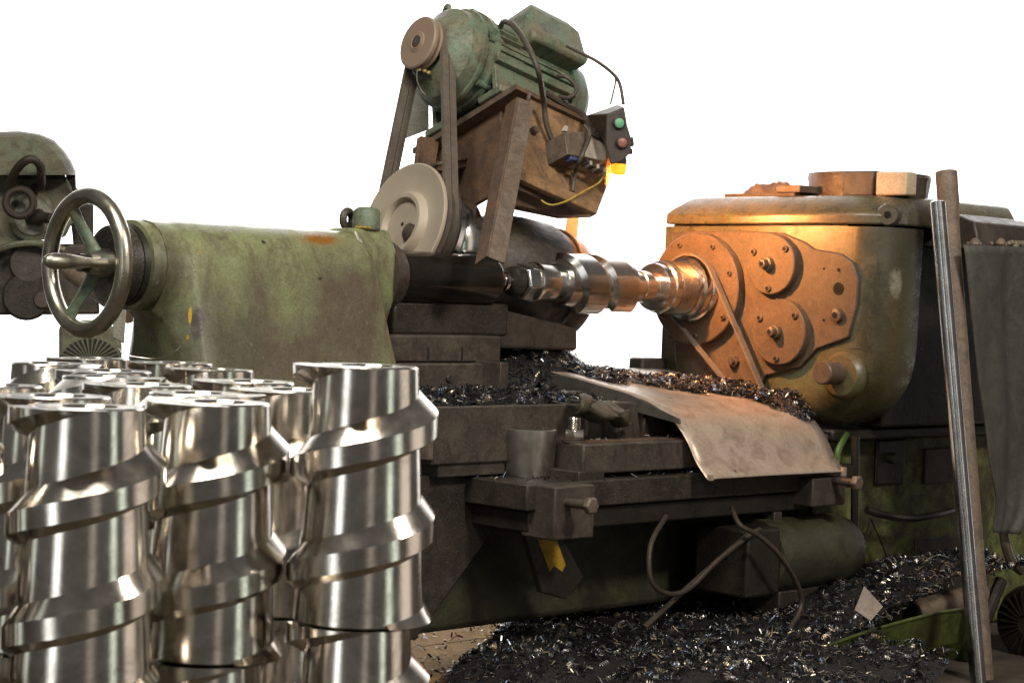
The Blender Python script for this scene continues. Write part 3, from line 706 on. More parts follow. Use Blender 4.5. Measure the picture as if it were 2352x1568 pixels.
for k in range(4): single('wooden_board', ('rearmost', 'second', 'third', 'frontmost')[k] + ' tan board lying on the floor under the bed', 'board', MB().box(L, (1.0, -1.5 + k * .402, FLOOR + .001), (2.6, -1.102 + k * .402, FLOOR + .02)), m_board, bevel=.003, group='boards under the bed')
mbc = chips(MB(), 420, lambda: (L(random.uniform(1.1, 2.0), random.uniform(-.8, .1), FLOOR + .024), WW), (.012, .024), (.003, .006))
o_ = build('strewn_chips', mbc, m_chip, None, V((0, 0, 0)), smooth=False); kind(o_, 'stuff', 'dark chips strewn over the bare tan floor'); o_['category'] = 'metal chips'

# ------------------------------------------------------------------ pump motor, cables, tray on the right
q = A(1745, 1280, 1, .52); PR = .112
t = Thing('pump_motor', 'dull grey green barrel motor slung under the slide', 'motor', L(2.3, .5, -1.0))
pc = L(q.x, .50, q.z)
t.part('barrel', MB().lathe(pc, U, [(0, PR), (.36, PR), (.40, PR * .97), (.435, PR * .86), (.46, PR * .66), (.47, PR * .4)], 48), m_bed)
t.part('end_housing', MB().box(L, (q.x - .16, .40, q.z - .1), (q.x - .002, .6, q.z + .1)), m_black, bevel=.01)
t.part('mounting_foot', MB().box(L, (q.x + .05, .44, -1.0), (q.x + .35, .56, q.z - .1)), m_grime, bevel=.006)
t.part('hanger', MB().box(L, (q.x + .05, .49, q.z + .05), (q.x + .09, .53, W1 - .06)), m_grime2, bevel=.003)
t.part('end_bolt', MB().lathe(pc + U * .43 + VV * .07 - WW * .02, U, [(0, .01), (.03, .01)], 8), m_grime2)
def cable(name, label, cat, pts, r, mat, n=8, k=8): return single(name, label, cat, MB().tube(spline(pts, k), r, n), mat)
P = lambda x, y, v: L.W(x, y, 1, v)
cable('looped_cable', 'brown cable hanging in a long loop left of the pump motor', 'cable', [P(1530, 1185, .55), P(1495, 1250, .6), P(1495, 1330, .62), P(1530, 1362, .62), P(1580, 1352, .62), P(1650, 1285, .62), P(1720, 1230, .62), P(1745, 1215, .62)], .0075, m_hose)
cable('trailing_cable', 'brown cable falling across the pump motor onto the chips', 'cable', [P(1680, 1165, .58), P(1700, 1205, .64), P(1745, 1232, .66), P(1790, 1275, .68), P(1835, 1350, .68), P(1838, 1400, .68), P(1800, 1470, .7), P(1780, 1568, .72), P(1778, 1640, .72)], .0075, m_hose)
cable('slanting_pole', 'thin brown rod slanting behind the looped cable', 'rod', [P(1720, 1225, .60), P(1600, 1330, .6), P(1480, 1440, .6)], .008, m_hose)
cable('oil_drip_rod', 'black oily vertical rod right of the slide end', 'rod', [P(1965, 1000, .55), P(1964, 1090, .55), P(1963, 1205, .55)], .013, m_black)
cable('drooping_hose', 'black hose drooping across the green pedestal', 'hose', [P(1990, 1170, .5), P(2030, 1182, .52), P(2090, 1190, .52), P(2150, 1182, .52), P(2190, 1172, .5)], .012, m_black)
cable('hanging_string', 'thin dark string hanging down the green pedestal', 'string', [P(2000, 1190, .50), P(2030, 1260, .48), P(2055, 1340, .5), P(2075, 1385, .52)], .003, m_black, 6)
cable('oblique_string', 'thin dark string slanting left from the black hose', 'string', [P(1998, 1190, .5), P(1975, 1290, .5), P(1950, 1390, .52)], .003, m_black, 6)
cable('lime_hose', 'short lime green hose beside the chute corner', 'hose', [P(1945, 995, .50), P(1925, 1035, .50), P(1920, 1080, .50)], .011, m_lime)
pw = [PD(*q) for q in ((1985, 1345, 5.55), (2028, 1392, 5.55), (2000, 1425, 5.52), (1963, 1400, 5.52))]
single('paper_scrap', 'pale square scrap of paper stuck in the chips', 'paper', MB().extr(pw, V((0, .002, 0))), m_paper)
# chip tray
t = Thing('chip_tray', 'green sheet steel chip tray at the lower right', 'tray', L(2.6, .9, FLOOR))
tv = [(1840, 1507), (1900, 1482), (2000, 1447), (2090, 1422), (2150, 1407), (2230, 1395)]
ps = [P(x, y, .93) for x, y in tv]
t.part('front_lip', MB().prism(ps + [p - WW * .105 + VV * -.02 for p in ps[::-1]], [p - VV * .004 for p in ps] + [p - WW * .105 - VV * .024 for p in ps[::-1]]), m_trough, bevel=.001)
t.part('rim', MB().tube(ps, .005, 8), m_trough)
t.part('tray_floor', MB().add([ps[0] - WW * .1 - VV * .02, ps[-1] - WW * .1 - VV * .02, ps[-1] - WW * .1 - VV * .5, ps[0] - WW * .1 - VV * .5], [(0, 1, 2, 3)]), m_trough)
for u in (2.4, 2.75):
    t.part('leg', MB().box(L, (u, .72, FLOOR), (u + .06, .78, -1.04)), m_trough, bevel=.003)
dp = Thing('drain_pipe', 'brown drain pipe ending in the chip tray', 'pipe', P(2170, 1400, .86))
pa, pb = P(2095, 1408, .82), P(2250, 1360, .82)
dp.part('tube', MB().tube([pa, pb], .036, 24), m_pole)
dp.part('end_ring', MB().lathe(pa, pa - pb, [(-.05, .039), (-.045, .042), (-.02, .042), (0, .038)], 24), m_pole)
dp.part('dark_mouth', MB().lathe(pa, pa - pb, [(.0005, .033), (.001, .033)], 20), m_black)
# fan grille motor at the lower right edge
t = Thing('fan_motor', 'black ribbed fan cover at the lower right corner', 'motor', P(2350, 1500, .9))
fc = P(2362, 1432, .85)
t.part('fan_cover', MB().lathe(fc, -U, [(-.3, .125), (-.02, .125), (0, .115), (.006, .1), (.007, .02)], 40), m_black)
for k in range(24):
    a = k * 2 * pi / 24; d = VV * cos(a) + WW * sin(a); s_ = U.cross(d)
    c_ = fc - U * .0075
    t.part('fan_rib', MB().prism([c_ + d * .03 - s_ * .003, c_ + d * .105 - s_ * .003, c_ + d * .105 + s_ * .003, c_ + d * .03 + s_ * .003], [p - U * .006 for p in (c_ + d * .03 - s_ * .003, c_ + d * .105 - s_ * .003, c_ + d * .105 + s_ * .003, c_ + d * .03 + s_ * .003)]), m_black)
t.part('support_bracket', MB().tube([P(2300, 1330, .84), P(2240, 1480, .84)], .02, 8), m_black)
cable('ribbed_conduit', 'beige ribbed conduit hanging below the tarpaulin', 'conduit', [P(2305, 1215, .86), P(2310, 1250, .86), P(2325, 1290, .86), P(2345, 1310, .86)], .016, m_angle)

# tarpaulin sheet
lft = [(2212, 562), (2222, 700), (2236, 820), (2252, 950), (2262, 1060), (2282, 1150), (2276, 1222)]
rgt = [(2400, 568), (2400, 700), (2400, 820), (2396, 950), (2390, 1060), (2368, 1150), (2338, 1226)]
vs = []; fs = []; nk = 24; LL = spline([V((x, y, 0)) for x, y in lft], 5); RR = spline([V((x, y, 0)) for x, y in rgt], 5)
for i, (a, b2) in enumerate(zip(LL, RR)):
    for k in range(nk + 1):
        s_ = k / nk; g_ = a + (b2 - a) * s_
        fold = .012 * sin(s_ * 7 + i * .04) + .004 * sin(s_ * 19 + i * .13) + .004 * sin(i * .4 + s_ * 5)
        vs.append(P(g_.x, g_.y, .90) + VV * fold)
for i in range(len(LL) - 1):
    for k in range(nk): a = i * (nk + 1) + k; fs.append((a, a + 1, a + nk + 2, a + nk + 1))
ob = single('tarpaulin', 'dark grey green tarpaulin hanging over the gearbox at the right edge', 'tarpaulin', MB().add(vs, fs), m_tarp, ang=80)
md = ob.modifiers.new('t', 'SOLIDIFY'); md.thickness = .004
mb = MB()
for k in range(26):
    c_ = P(random.uniform(2222, 2352), 560 + random.uniform(-6, 2), .84); r = random.uniform(.004, .015) * (1.3 if k % 4 == 0 else .7)
    mb.lathe(c_ - WW * r, WW, [(0, r * .5), (r * .5, r), (r * 1.2, r * .8), (r * 1.6, r * .3)], 7)
kind(build('crumbled_dirt', mb, m_pole, None, V((0, 0, 0))), 'stuff', 'tan crumbs of dirt along the ledge above the tarpaulin')['category'] = 'dirt'

# leaning rods
t0, t1 = P(2153, 462, .93), P(2247, 1568, 1.12); d = (t1 - t0); k_ = (0 - t0.z) / d.z
single('steel_bar', 'polished round steel bar leaning in front of the headstock', 'bar', MB().lathe(t0, d, [(0, .018), (.003, .0225), (d.length * k_ - .01, .0225)], 32), m_bar)
t2, t3 = P(2173, 392, .80), P(2263, 1568, 1.02); d = (t3 - t2); k_ = (0 - t2.z) / d.z
single('brown_pole', 'brown round pole with a thicker top leaning behind the steel bar', 'pole', MB().lathe(t2, d, [(0, .026), (.004, .0335), (.1, .033), (.16, .028), (.3, .026), (d.length * k_ - .012, .026)], 32), m_pole)

# ------------------------------------------------------------------ things on the headstock lid
TOPW = .307
def onlid(px, py): return A(px, py, 2, TOPW)
pl_ = [L.W(x, y, 1, .18) for x, y in ((1665, 452), (1672, 444), (1800, 432), (1800, 450))]
single('steel_slab', 'flat steel slab on the left of the headstock lid', 'slab', MB().box(L, (2.46, -.02, TOPW), (2.62, .27, TOPW + .012)), m_disc, bevel=.004)
single('steel_block', 'short square steel block on the right end of the slab', 'block', MB().box(L, (2.46, .195, TOPW + .0125), (2.58, .29, TOPW + .036)), m_angle, bevel=.003)
# crumpled rag pile
vs = []; fs = []; n1 = 26; n2 = 12
for i in range(n1 + 1):
    for k in range(n2 + 1):
        a = i / n1; an = pi * k / n2
        rr = .034 * (1 - .5 * abs(2 * a - 1) ** 3) * (1 + .25 * sin(a * 21 + k) + .15 * sin(k * 2.2 + a * 9))
        vs.append(L(2.70 + rr * 1.6 * cos(an), -.12 + .25 * a, TOPW + .001 + 1.5 * rr * sin(an)))
for i in range(n1):
    for k in range(n2): q_ = i * (n2 + 1) + k; fs.append((q_, q_ + 1, q_ + n2 + 2, q_ + n2 + 1))
single('folded_rag', 'reddish brown folded rag at the back of the headstock lid', 'rag', MB().add(vs, fs), m_rag, ang=60)
# dark curved ring lying on the lid
rg = MB(); rc = L(2.74, .36, TOPW + .002); rg.lathe(rc, WW, [(0, .185), (.004, .19), (.07, .2), (.082, .198), (.083, .175), (.003, .165), (0, .17)], 56, cap=False)
single('iron_ring', 'dark shallow iron ring lying on the headstock lid', 'ring', rg, m_grime2, ang=30)
def lidbox(name, label, cat, x0, y0, x1, y1, u, mat, dep=.1):
    a, b2 = A(x0, y0, 0, u), A(x1, y1, 0, u)
    return single(name, label, cat, MB().box(L, (u, a.y, TOPW + .0005), (u + dep, b2.y, a.z)), mat, bevel=.006)
lidbox('dark_block', 'dark grey iron block beside the cream box', 'block', 1935, 393, 2004, 452, 2.50, plain('block_grey', (.085, .08, .075), .6), .05)
lidbox('cream_box', 'small cream box with faded print on the headstock lid', 'box', 2012, 395, 2080, 455, 2.49, m_card, .06)
q = A(2100, 455, 0, 2.62); cu = MB(); cu.lathe(L(2.62, q.y, TOPW), WW, [(0, .0), (0, .036), (.05, .04), (.062, .046), (.064, .043), (.02, .034), (.02, 0)], 28, cap=False)
single('small_tin', 'small dark tin at the right end of the lid', 'tin', cu, m_grime2, ang=30)

# ------------------------------------------------------------------ tilted cutter head with motor
p_, q_, r_ = H.E
def HB(a, b2): return MB().box(H, a, b2)
MOT = Thing('electric_motor', 'dusty green electric motor with finned casing on top of the cutter head', 'motor', H(.3, 0, -.19))
RM = .152
# body with cooling fins
MOT.part('casing', MB().lathe(H(.2, 0, 0), p_, [(0, RM - .012), (.32, RM - .012)], 48), m_green2)
for k in range(30):
    a = 2 * pi * k / 30; d = q_ * cos(a) + r_ * sin(a); s_ = p_.cross(d)
    c_ = H(.2, 0, 0) + d * (RM - .015)
    q4 = [c_ - s_ * .0045, c_ + s_ * .0045, c_ + s_ * .003 + d * .017, c_ - s_ * .003 + d * .017]
    MOT.part('fin', MB().extr([x + p_ * .004 for x in q4], p_ * (.095 if k % 2 else .312)), m_green2)
MOT.part('end_bell', MB().lathe(H(.045, 0, 0), p_, [(0, .05), (.003, .085), (.008, .092), (.03, .116), (.042, .134), (.05, .144), (.088, .149), (.09, RM + .006), (.1, RM + .008), (.102, RM), (.128, RM), (.13, RM + .01), (.15, RM + .01), (.152, RM), (.16, RM - .004)], 56), m_green2)
MOT.part('rear_bell', MB().lathe(H(.515, 0, 0), p_, [(0, RM + .006), (.02, RM + .006), (.025, RM), (.07, RM - .008), (.1, RM - .03), (.112, RM - .06), (.113, .02)], 48), m_green2)
for k, a in enumerate((55, 125, 235, 305, 0, 180)):
    d = q_ * cos(radians(a)) + r_ * sin(radians(a))
    lg = MOT.part('tie_lug', MB().lathe(H(.15, 0, 0) + d * (RM + .002), p_, [(0, .012), (.05, .012), (.052, .009)], 14), m_green2)
    MOT.part('tie_bolt', MB().lathe(H(.15, 0, 0) + d * (RM + .002), -p_, [(0, .008), (.008, .008)], 6), m_grime2, under=lg)
for sgn in (-1, 1):
    q0, q1 = (.07, .17) if sgn > 0 else (-.17, -.07)
    MOT.part('foot', HB((.17, q0, -.188), (.50, q1, -.165)), m_green2, bevel=.004)
    MOT.part('foot_rib', HB((.18, sgn * .135 - .009, -.166), (.49, sgn * .135 + .009, -.05)), m_green2, bevel=.003)
MOT.part('side_rail', HB((.175, .128, -.075), (.51, .165, -.045)), m_green2, bevel=.003)
MOT.part('side_rail', HB((.175, .135, -.03), (.51, .16, -.012)), m_green2, bevel=.003)
ey = MOT.part('lifting_eye', MB().torus(H(.13, 0, RM + .016), p_ + q_ * .3, .018, .008, 20, 8), m_green2)
# terminal box
tb = MOT.part('terminal_box', MB().loft([[H(pp_, qq, rr) for pp_, qq in ((.30 + i, .03 + i), (.53 - i, .03 + i), (.53 - i, .20 - i), (.30 + i, .20 - i))] for i, rr in ((.0, .035), (-.006, .055), (-.006, .07), (0.0, .08), (.008, .155), (.035, .20))]), m_green2, bevel=.01)
MOT.part('box_gland', MB().lathe(H(.5, .12, .085), p_, [(0, .014), (.03, .014), (.032, .01)], 16), m_grime2, under=tb)
MOT.part('motor_shaft', MB().lathe(H(-.004, 0, 0), p_, [(0, .02), (.06, .02)], 20), m_grime2)
# motor pulley: front disc, grooves behind
pu = MOT.part('pulley', MB().lathe(H(0, 0, 0), p_, [(-.003, .012), (-.003, .03), (0, .034), (.0, .078), (.004, .083), (.014, .083), (.016, .078), (.022, .07), (.028, .083), (.032, .083), (.036, .066), (.05, .066), (.054, .083), (.058, .083), (.062, .066), (.076, .066), (.08, .083), (.086, .083)], 56), m_pulley)
MOT.part('hub_ring', MB().torus(H(-.002, 0, 0), p_, .022, .0035, 32, 8), m_pulley, under=pu)

# spindle with big beige disc
SC = H.at(916, 512, 0, 0)
SD = Thing('cutter_spindle', 'large smooth beige disc pulley and belt pulley on the cutter spindle', 'spindle', H(.15, SC.y, SC.z - .2))
H2 = Frame(H(0, SC.y, SC.z), p_, q_, r_)
RB = .188
SD.part('front_disc', MB().lathe(H2(0, 0, 0), p_, [(.018, .0), (.018, .03), (.018, .072), (.004, .076), (.0, .08), (.0, .092), (.006, .097), (.022, .104), (.024, .12), (.016, .16), (.012, RB - .004), (.014, RB), (.022, RB), (.026, RB - .004)], 72, cap=False), m_wheelbeige, ang=32)
SD.part('hub_hole', MB().lathe(H2(.0175, -.004, .004), -p_, [(0, .006), (.001, .006)], 14), m_black)
SD.part('hub_knob', MB().lathe(H2(.018, .03, -.04), -p_, [(0, .026), (.012, .026), (.016, .02)], 24), m_grime2)
gp = [(.026, .16), (.03, .172)]
x = .03
for k in range(2): gp += [(x, .178), (x + .004, .178), (x + .008, .158), (x + .02, .158), (x + .026, .178)]; x += .026
SD.part('belt_pulley', MB().lathe(H2(0, 0, 0), p_, gp + [(.09, .178), (.094, .174), (.095, .12)], 64), m_grime2)
SD.part('bearing_housing', MB().lathe(H2(.095, 0, 0), p_, [(0, .12), (.01, .15), (.03, .155), (.05, .13), (.07, .142), (.11, .14), (.125, .12)], 56), m_work)
SD.part('spindle_tube', MB().lathe(H2(.22, 0, 0), p_, [(0, .1), (.26, .1)], 40), m_grime2)
# cutter drum behind the workpiece
dr = SD.part('drum', MB().lathe(H2(.46, -.03, .0), p_, [(-.16, .12), (-.1, .155), (0, .175), (.09, .185), (.15, .175), (.155, .182), (.2, .178), (.25, .155), (.285, .115), (.30, .06), (.302, .0)], 56), m_grime2, ang=28)
SD.part('drum_rim', MB().torus(H2(.612, -.03, 0), p_, .18, .006, 56, 8), m_grime2, under=dr)
SD.part('swivel_base', MB().box(L, (1.30, -.42, -.36), (1.86, -.12, -.14)), m_grime2, bevel=.03, seg=3)

# drive belts
for k, a0 in enumerate((.042, .069)):
    off = H(a0, 0, 0)
    d0 = SC
    b_ = single('drive_belt', ('front' if k == 0 else 'rear') + ' one of the two belts joining motor pulley and beige disc', 'belt', loop_belt(H, (0, 0), .067, (SC.y, SC.z), .16, a0, .0235, .012, 36), m_belt, group='drive belts of the cutter head')

# bracket that carries the motor
QB = H.at(1187, 199, 2, -.198); QA = H.at(915, 333, 2, -.198)
BR = Thing('motor_bracket', 'rusty welded steel bracket carrying the motor', 'bracket', H(.4, .0, -.7))
BR.part('top_plate', HB((QB.x, QA.y, -.206), (.66, QB.y, -.19)), m_rustd, bevel=.002)
BR.part('plate_edge', HB((QB.x - .003, QA.y, -.208), (QB.x - .0005, QB.y, -.1885)), m_angle)
qpan = QB.y - .015
def hq_(x, y, q0=qpan): return H.at(x, y, 1, q0)
pan = [hq_(x, y) for x, y in ((1222, 212), (1345, 268), (1432, 330), (1372, 488), (1182, 385))]
BR.part('side_panel', MB().prism([H(q.x, qpan, q.z) for q in pan], [H(q.x, qpan - .008, q.z) for q in pan]), m_rust, bevel=.002)
for dl in (0,):
    fl_ = [hq_(x, y, qpan + .02) for x, y in ((1182, 384), (1376, 468), (1370, 492), (1176, 404))]
    BR.part('lower_angle', MB().prism([H(q.x, qpan + .022, q.z) for q in fl_], [H(q.x, qpan + .002, q.z) for q in fl_]), m_rust, bevel=.003)
en = [hq_(x, y, qpan - .06) for x, y in ((1182, 395), (1374, 488), (1370, 492), (1296, 494), (1180, 470))]
BR.part('inner_plate', MB().prism([H(q.x, qpan - .06, q.z) for q in en], [H(q.x, qpan - .09, q.z) for q in en]), m_rustd, bevel=.003)
BR.part('weld_stud', MB().lathe(H(*hq_(1222, 303)), q_, [(-.004, .012), (.018, .012), (.022, .009)], 14), m_angle)
BR.part('inner_wall', HB((QB.x + .04, QA.y + .06, -.47), (QB.x + .055, qpan - .1, -.207)), m_rustd, bevel=.003)
def strut(name, tp_, bt_, q0, wd, mat, ll=.05):
    a, b2 = H.W(*tp_, 1, q0), H.W(*bt_, 1, q0); d = (b2 - a).normalized(); x = (rt - d * rt.dot(d)).normalized(); n_ = d.cross(x)
    if n_.dot(fw) > 0: n_ = -n_
    lf = (x * -.62 - n_ * .78).normalized(); rf = (x * .9 - n_ * .42).normalized()
    BR.part('strut_leaf', MB().extr([a, a + lf * wd, a + lf * wd + rf * .006, a + rf * .006], b2 - a), m_rustd, bevel=.0012)
    BR.part('strut_leaf', MB().extr([a + rf * .0065, a + rf * wd, a + rf * wd + lf * .006, a + lf * .006 + rf * .0065], b2 - a), mat, bevel=.0012)
strut('strut', (1188, 222), (1118, 588), qpan + .06, .055, m_angle)
BR.part('strut_edge', MB().tube([H.W(1216, 215, 1, qpan + .03), H.W(1180, 402, 1, qpan + .03)], .006, 8), m_angle)
# rear strut, cross angle and shims
qs_ = QA.y + .10
def hquad(name, pts, q0, th, mat):
    ps_ = [H.at(x, y, 1, q0) for x, y in pts]
    return BR.part(name, MB().prism([H(q.x, q0, q.z) for q in ps_], [H(q.x, q0 - th, q.z) for q in ps_]), mat, bevel=.002)
hquad('rear_strut', ((967, 312), (1010, 318), (1000, 385), (958, 385)), qs_, .02, m_rustd)
hquad('cross_angle', ((985, 376), (1165, 338), (1165, 346), (985, 384)), qs_ + .1, .05, m_angle)
hquad('cross_angle', ((985, 384), (1165, 348), (1165, 372), (1010, 392)), qs_ + .09, .03, m_rustd)
hquad('shim_block', ((1045, 378), (1108, 373), (1105, 415), (1045, 420)), qs_ + .06, .05, m_angle)
hquad('shim_block', ((1118, 372), (1160, 362), (1158, 420), (1116, 440)), qs_ + .05, .05, m_angle)
BR.part('rear_post', MB().prism([PD(x, y, 6.32) for x, y in ((1308, 470), (1332, 470), (1322, 585), (1288, 585))], [PD(x, y, 6.36) for x, y in ((1308, 470), (1332, 470), (1322, 585), (1288, 585))]), m_angle, bevel=.002)
single('grey_backplate', 'light grey upright plate behind the left belt strand', 'plate', MB().prism([PD(x, y, 6.30) for x, y in ((938, 160), (985, 175), (985, 298), (915, 325))], [PD(x, y, 6.33) for x, y in ((938, 160), (985, 175), (985, 298), (915, 325))]), m_plategrey, bevel=.002)
mb = MB()
for (x, y) in ((962, 160), (975, 163), (985, 168)): mb.lathe(PD(x, y, 5.97), (0, -1, -.2), [(0, .008), (.006, .006), (.01, .001)], 5)
kind(build('belt_shavings', mb, m_brass, None, V((0, 0, 0))), 'stuff', 'straw coloured shavings caught under the motor pulley')['category'] = 'metal chips'
cable('pulley_thread', 'fine pale thread hanging below the motor pulley', 'thread', [PD(958, 162, 5.95), PD(958, 185, 5.95), PD(968, 208, 5.95), PD(978, 218, 5.95)], .0012, m_plategrey, 6)

# ------------------------------------------------------------------ control box, contactor, lamp, cables
qf = qpan + .03
CB = Thing('control_box', 'dark control box with a green and a pink lamp button', 'control box', H.W(1400, 375, 1, qf))
cq = [H.at(x, y, 1, qf) for x, y in ((1345, 268), (1395, 255), (1440, 300), (1448, 345), (1440, 372), (1402, 382), (1392, 330))]
c8 = [PD(x, y, 5.86) for x, y in ((1392, 252), (1433, 242), (1440, 290), (1452, 315), (1450, 350), (1428, 372), (1400, 380), (1388, 330))]
c9 = [PD(x, y, 6.02) for x, y in ((1345, 268), (1388, 245), (1435, 242), (1446, 315), (1446, 345), (1424, 368), (1372, 376), (1350, 330))]
CB.part('case', MB().prism([PD(x, y, 5.86) for x, y in ((1394, 262), (1434, 246), (1441, 290), (1450, 318), (1449, 350), (1428, 372), (1402, 378), (1390, 330))], [PD(x, y, 6.02) for x, y in ((1345, 266), (1420, 240), (1436, 288), (1444, 316), (1442, 346), (1420, 366), (1408, 372), (1384, 300))]), m_dbox, bevel=.004)
nrm = (PD(1420, 300, 5.86) - CAM).normalized() * -1
for (x, y, m_, nm, lb) in ((1421, 283, m_gl, 'button', 'round green lamp button'), (1428, 328, m_red, 'button', 'round pink red lamp button')):
    c_ = PD(x, y, 5.858); ax_ = (nrm + rt * .35).normalized()
    rg_ = CB.part('bezel', MB().lathe(c_, ax_, [(-.01, .018), (.005, .018), (.007, .0155)], 24), m_dbox)
    CB.part(nm, MB().lathe(c_ + ax_ * .006, ax_, [(0, .0145), (.004, .014), (.006, .011), (.007, .003)], 24), m_, under=rg_, label=lb)
for (x, y) in ((1452, 322), (1453, 330), (1450, 348)): CB.part('screw_head', MB().lathe(PD(x, y, 5.9), rt, [(-.01, .009), (.002, .009), (.004, .006)], 10), m_grime2)
CT = Thing('contactor', 'open electrical contactor with pale body and metal cover on the panel', 'contactor', H.W(1345, 378, 1, qf))
def pprism(pts, d0, d1, sh=(0, 0)):
    f0, f1 = qpan + (6.02 - d0) * .9, qpan + (6.02 - d1) * .9
    a = [H.at(x, y, 1, f0) for x, y in pts]
    return MB().prism([H(q.x, f0, q.z) for q in a], [H(q.x, f1, q.z) for q in a])
CT.part('cover', pprism(((1296, 303), (1352, 303), (1344, 362), (1304, 354)), 5.93, 6.02, (8, -2)), m_angle, bevel=.002)
CT.part('body', pprism(((1352, 303), (1400, 325), (1392, 372), (1340, 358)), 5.93, 6.02, (8, -2)), m_white, bevel=.003)
CT.part('clip', pprism(((1354, 298), (1404, 321), (1402, 329), (1352, 306)), 5.92, 5.95), m_grime2, bevel=.001)
CT.part('tab', pprism(((1292, 300), (1298, 288), (1306, 290), (1303, 302)), 5.93, 5.94), m_white, bevel=.001)
CT.part('blue_coil', pprism(((1310, 356), (1336, 358), (1332, 370), (1312, 366)), 5.935, 5.96), plain('coil_blue', (.06, .09, .2), .4), bevel=.002)
for k in range(6):
    x0 = 1366 + k * 7; y0 = 292 + k * 4
    CT.part('terminal', pprism(((x0, y0), (x0 + 5, y0 + 2), (x0 + 5, y0 + 15), (x0, y0 + 13)), 5.93, 5.96), m_white if k % 2 else m_grime2, bevel=.001)
for k in range(6):
    x0 = 1348 + k * 8; y0 = 364 + k * 4
    CT.part('terminal', pprism(((x0, y0), (x0 + 5, y0 + 2), (x0 + 5, y0 + 12), (x0, y0 + 10)), 5.93, 5.96), m_white if k % 2 else m_grime2, bevel=.001)
def cab(name, label, pts, r, mat=None, n=8): return single(name, label, 'cable', MB().tube(spline([(PD(*q) if q[2] > 3 else H.W(q[0], q[1], 1, qpan + q[2])) for q in pts]), r, n), mat or m_cable)
cab('motor_cable', 'thick brown cable running from the motor top down the rusty panel', ((1150, 62, 6.0), (1158, 50, 5.9), (1182, 62, 5.82), (1215, 112, 5.74), (1238, 170, 5.72), (1248, 230, .06), (1255, 285, .03), (1270, 325, .02), (1288, 348, .015), (1315, 368, .012), (1360, 385, .012)), .0085)
cab('box_cable', 'brown cable along the panel top into the control box', ((1255, 215, .01), (1300, 242, .012), (1335, 262, .014), (1352, 288, .014), (1360, 305, .014)), .011)
cab('hanging_loop', 'black cable loop hanging from the terminal box', ((1280, 175, 6.0), (1302, 178, 5.98), (1320, 195, 5.98), (1322, 212, 5.98), (1305, 225, 5.98), (1285, 222, 6.0)), .0065)
cab('arched_cable', 'thin dark cable arching from the terminal box to the control box', ((1300, 105, 6.02), (1330, 120, 6.02), (1372, 142, 6.0), (1408, 170, 5.98), (1424, 195, 5.96), (1432, 240, 5.94)), .0052)
cab('split_wire', 'thin brown wire branching down from the arched cable', ((1408, 168, 5.98), (1414, 185, 5.97), (1408, 215, 5.96), (1402, 240, 5.95)), .003, None, 6)
cab('strap_cable', 'brown flat wire crossing the contactor', ((1342, 288, .09), (1352, 300, .1), (1353, 318, .1), (1342, 345, .1), (1330, 372, .08), (1322, 395, .03), (1316, 440, .015)), .006)
cab('yellow_wire', 'thin yellow wire curving under the panel', ((1243, 460, .03), (1258, 469, .04), (1275, 470, .05), (1305, 460, .05), (1340, 440, .05), (1375, 420, .05), (1392, 395, .08)), .0028, m_wire, 6)
# the lit work lamp
LP = PD(1420, 385, 5.93)
WL = Thing('work_lamp', 'lit orange work lamp below the control box', 'lamp', LP)
WL.part('lens', MB().lathe(LP - WW * .022, WW + VV * .1, [(0, .012), (.004, .02), (.022, .0235), (.034, .022)], 24), m_bulb)
WL.part('socket', MB().lathe(LP + WW * .012, WW + VV * .1, [(0, .024), (.01, .025), (.03, .016), (.05, .01)], 20), m_dbox)
ld = bpy.data.lights.new('work_lamp_light', 'SPOT'); ld.spot_size = radians(146); ld.spot_blend = .9; ld.energy = 115; ld.color = (1.0, .37, .10); ld.shadow_soft_size = .02
lo = bpy.data.objects.new('work_lamp_light', ld); COL.objects.link(lo); lo.location = PD(1432, 404, 6.0); lo.rotation_euler = (U * .9 - VV * .30 - WW * .42).to_track_quat('-Z', 'Y').to_euler()

# ------------------------------------------------------------------ left background machine
DB = 6.9
B = Thing('background_lathe', 'old green machine tool with a rounded hood behind the handwheel', 'machine', PD(60, 740, DB))
def bprism(pts, d0, d1): return MB().prism([PD(x, y, d0) for x, y in pts], [PD(x, y, d1) for x, y in pts])
hood = [(-60, 306), (0, 302), (45, 301), (90, 307), (125, 322), (150, 348), (165, 372), (172, 388)]
mbh = MB(); rings = []
for dd, ins in ((DB - .10, 14), (DB - .07, 4), (DB, 0), (DB + .3, 0)):
    rings.append([PD(x - ins * (x > 60), y + ins, dd) for x, y in hood] + [PD(x, 402, dd) for x in (172 - ins, -60)])
B.part('hood', mbh.loft(rings), m_oldgreen, ang=40)
B.part('front_plate', bprism(((-60, 398), (60, 396), (150, 402), (168, 440), (172, 500), (150, 545), (90, 552), (40, 556), (0, 575), (-60, 610)), DB, DB + .28), m_oldgreen, bevel=.01)
B.part('dark_slot', bprism(((20, 394), (150, 396), (150, 412), (20, 412)), DB - .005, DB + .1), m_black)
B.part('side_panel', bprism(((150, 390), (174, 390), (175, 432), (190, 440), (215, 446), (215, 600), (172, 600)), DB + .1, DB + .2), m_grime, bevel=.004)
B.part('arch_trim', MB().tube(spline([PD(-60, 600, DB - .02), PD(0, 572, DB - .02), PD(45, 560, DB - .02), PD(100, 560, DB - .02), PD(150, 575, DB - .02)]), .012, 8), m_oldgreen)
B.part('gear_case', bprism(((-60, 575), (150, 560), (215, 560), (230, 722), (-60, 724)), DB + .05, DB + .3), m_grime2, bevel=.01)
c_ = PD(75, 498, DB - .002)
fl_ = B.part('flange', MB().lathe(c_, (.25, -1, 0), [(-.01, .085), (.01, .085), (.014, .078)], 40), m_oldgreen)
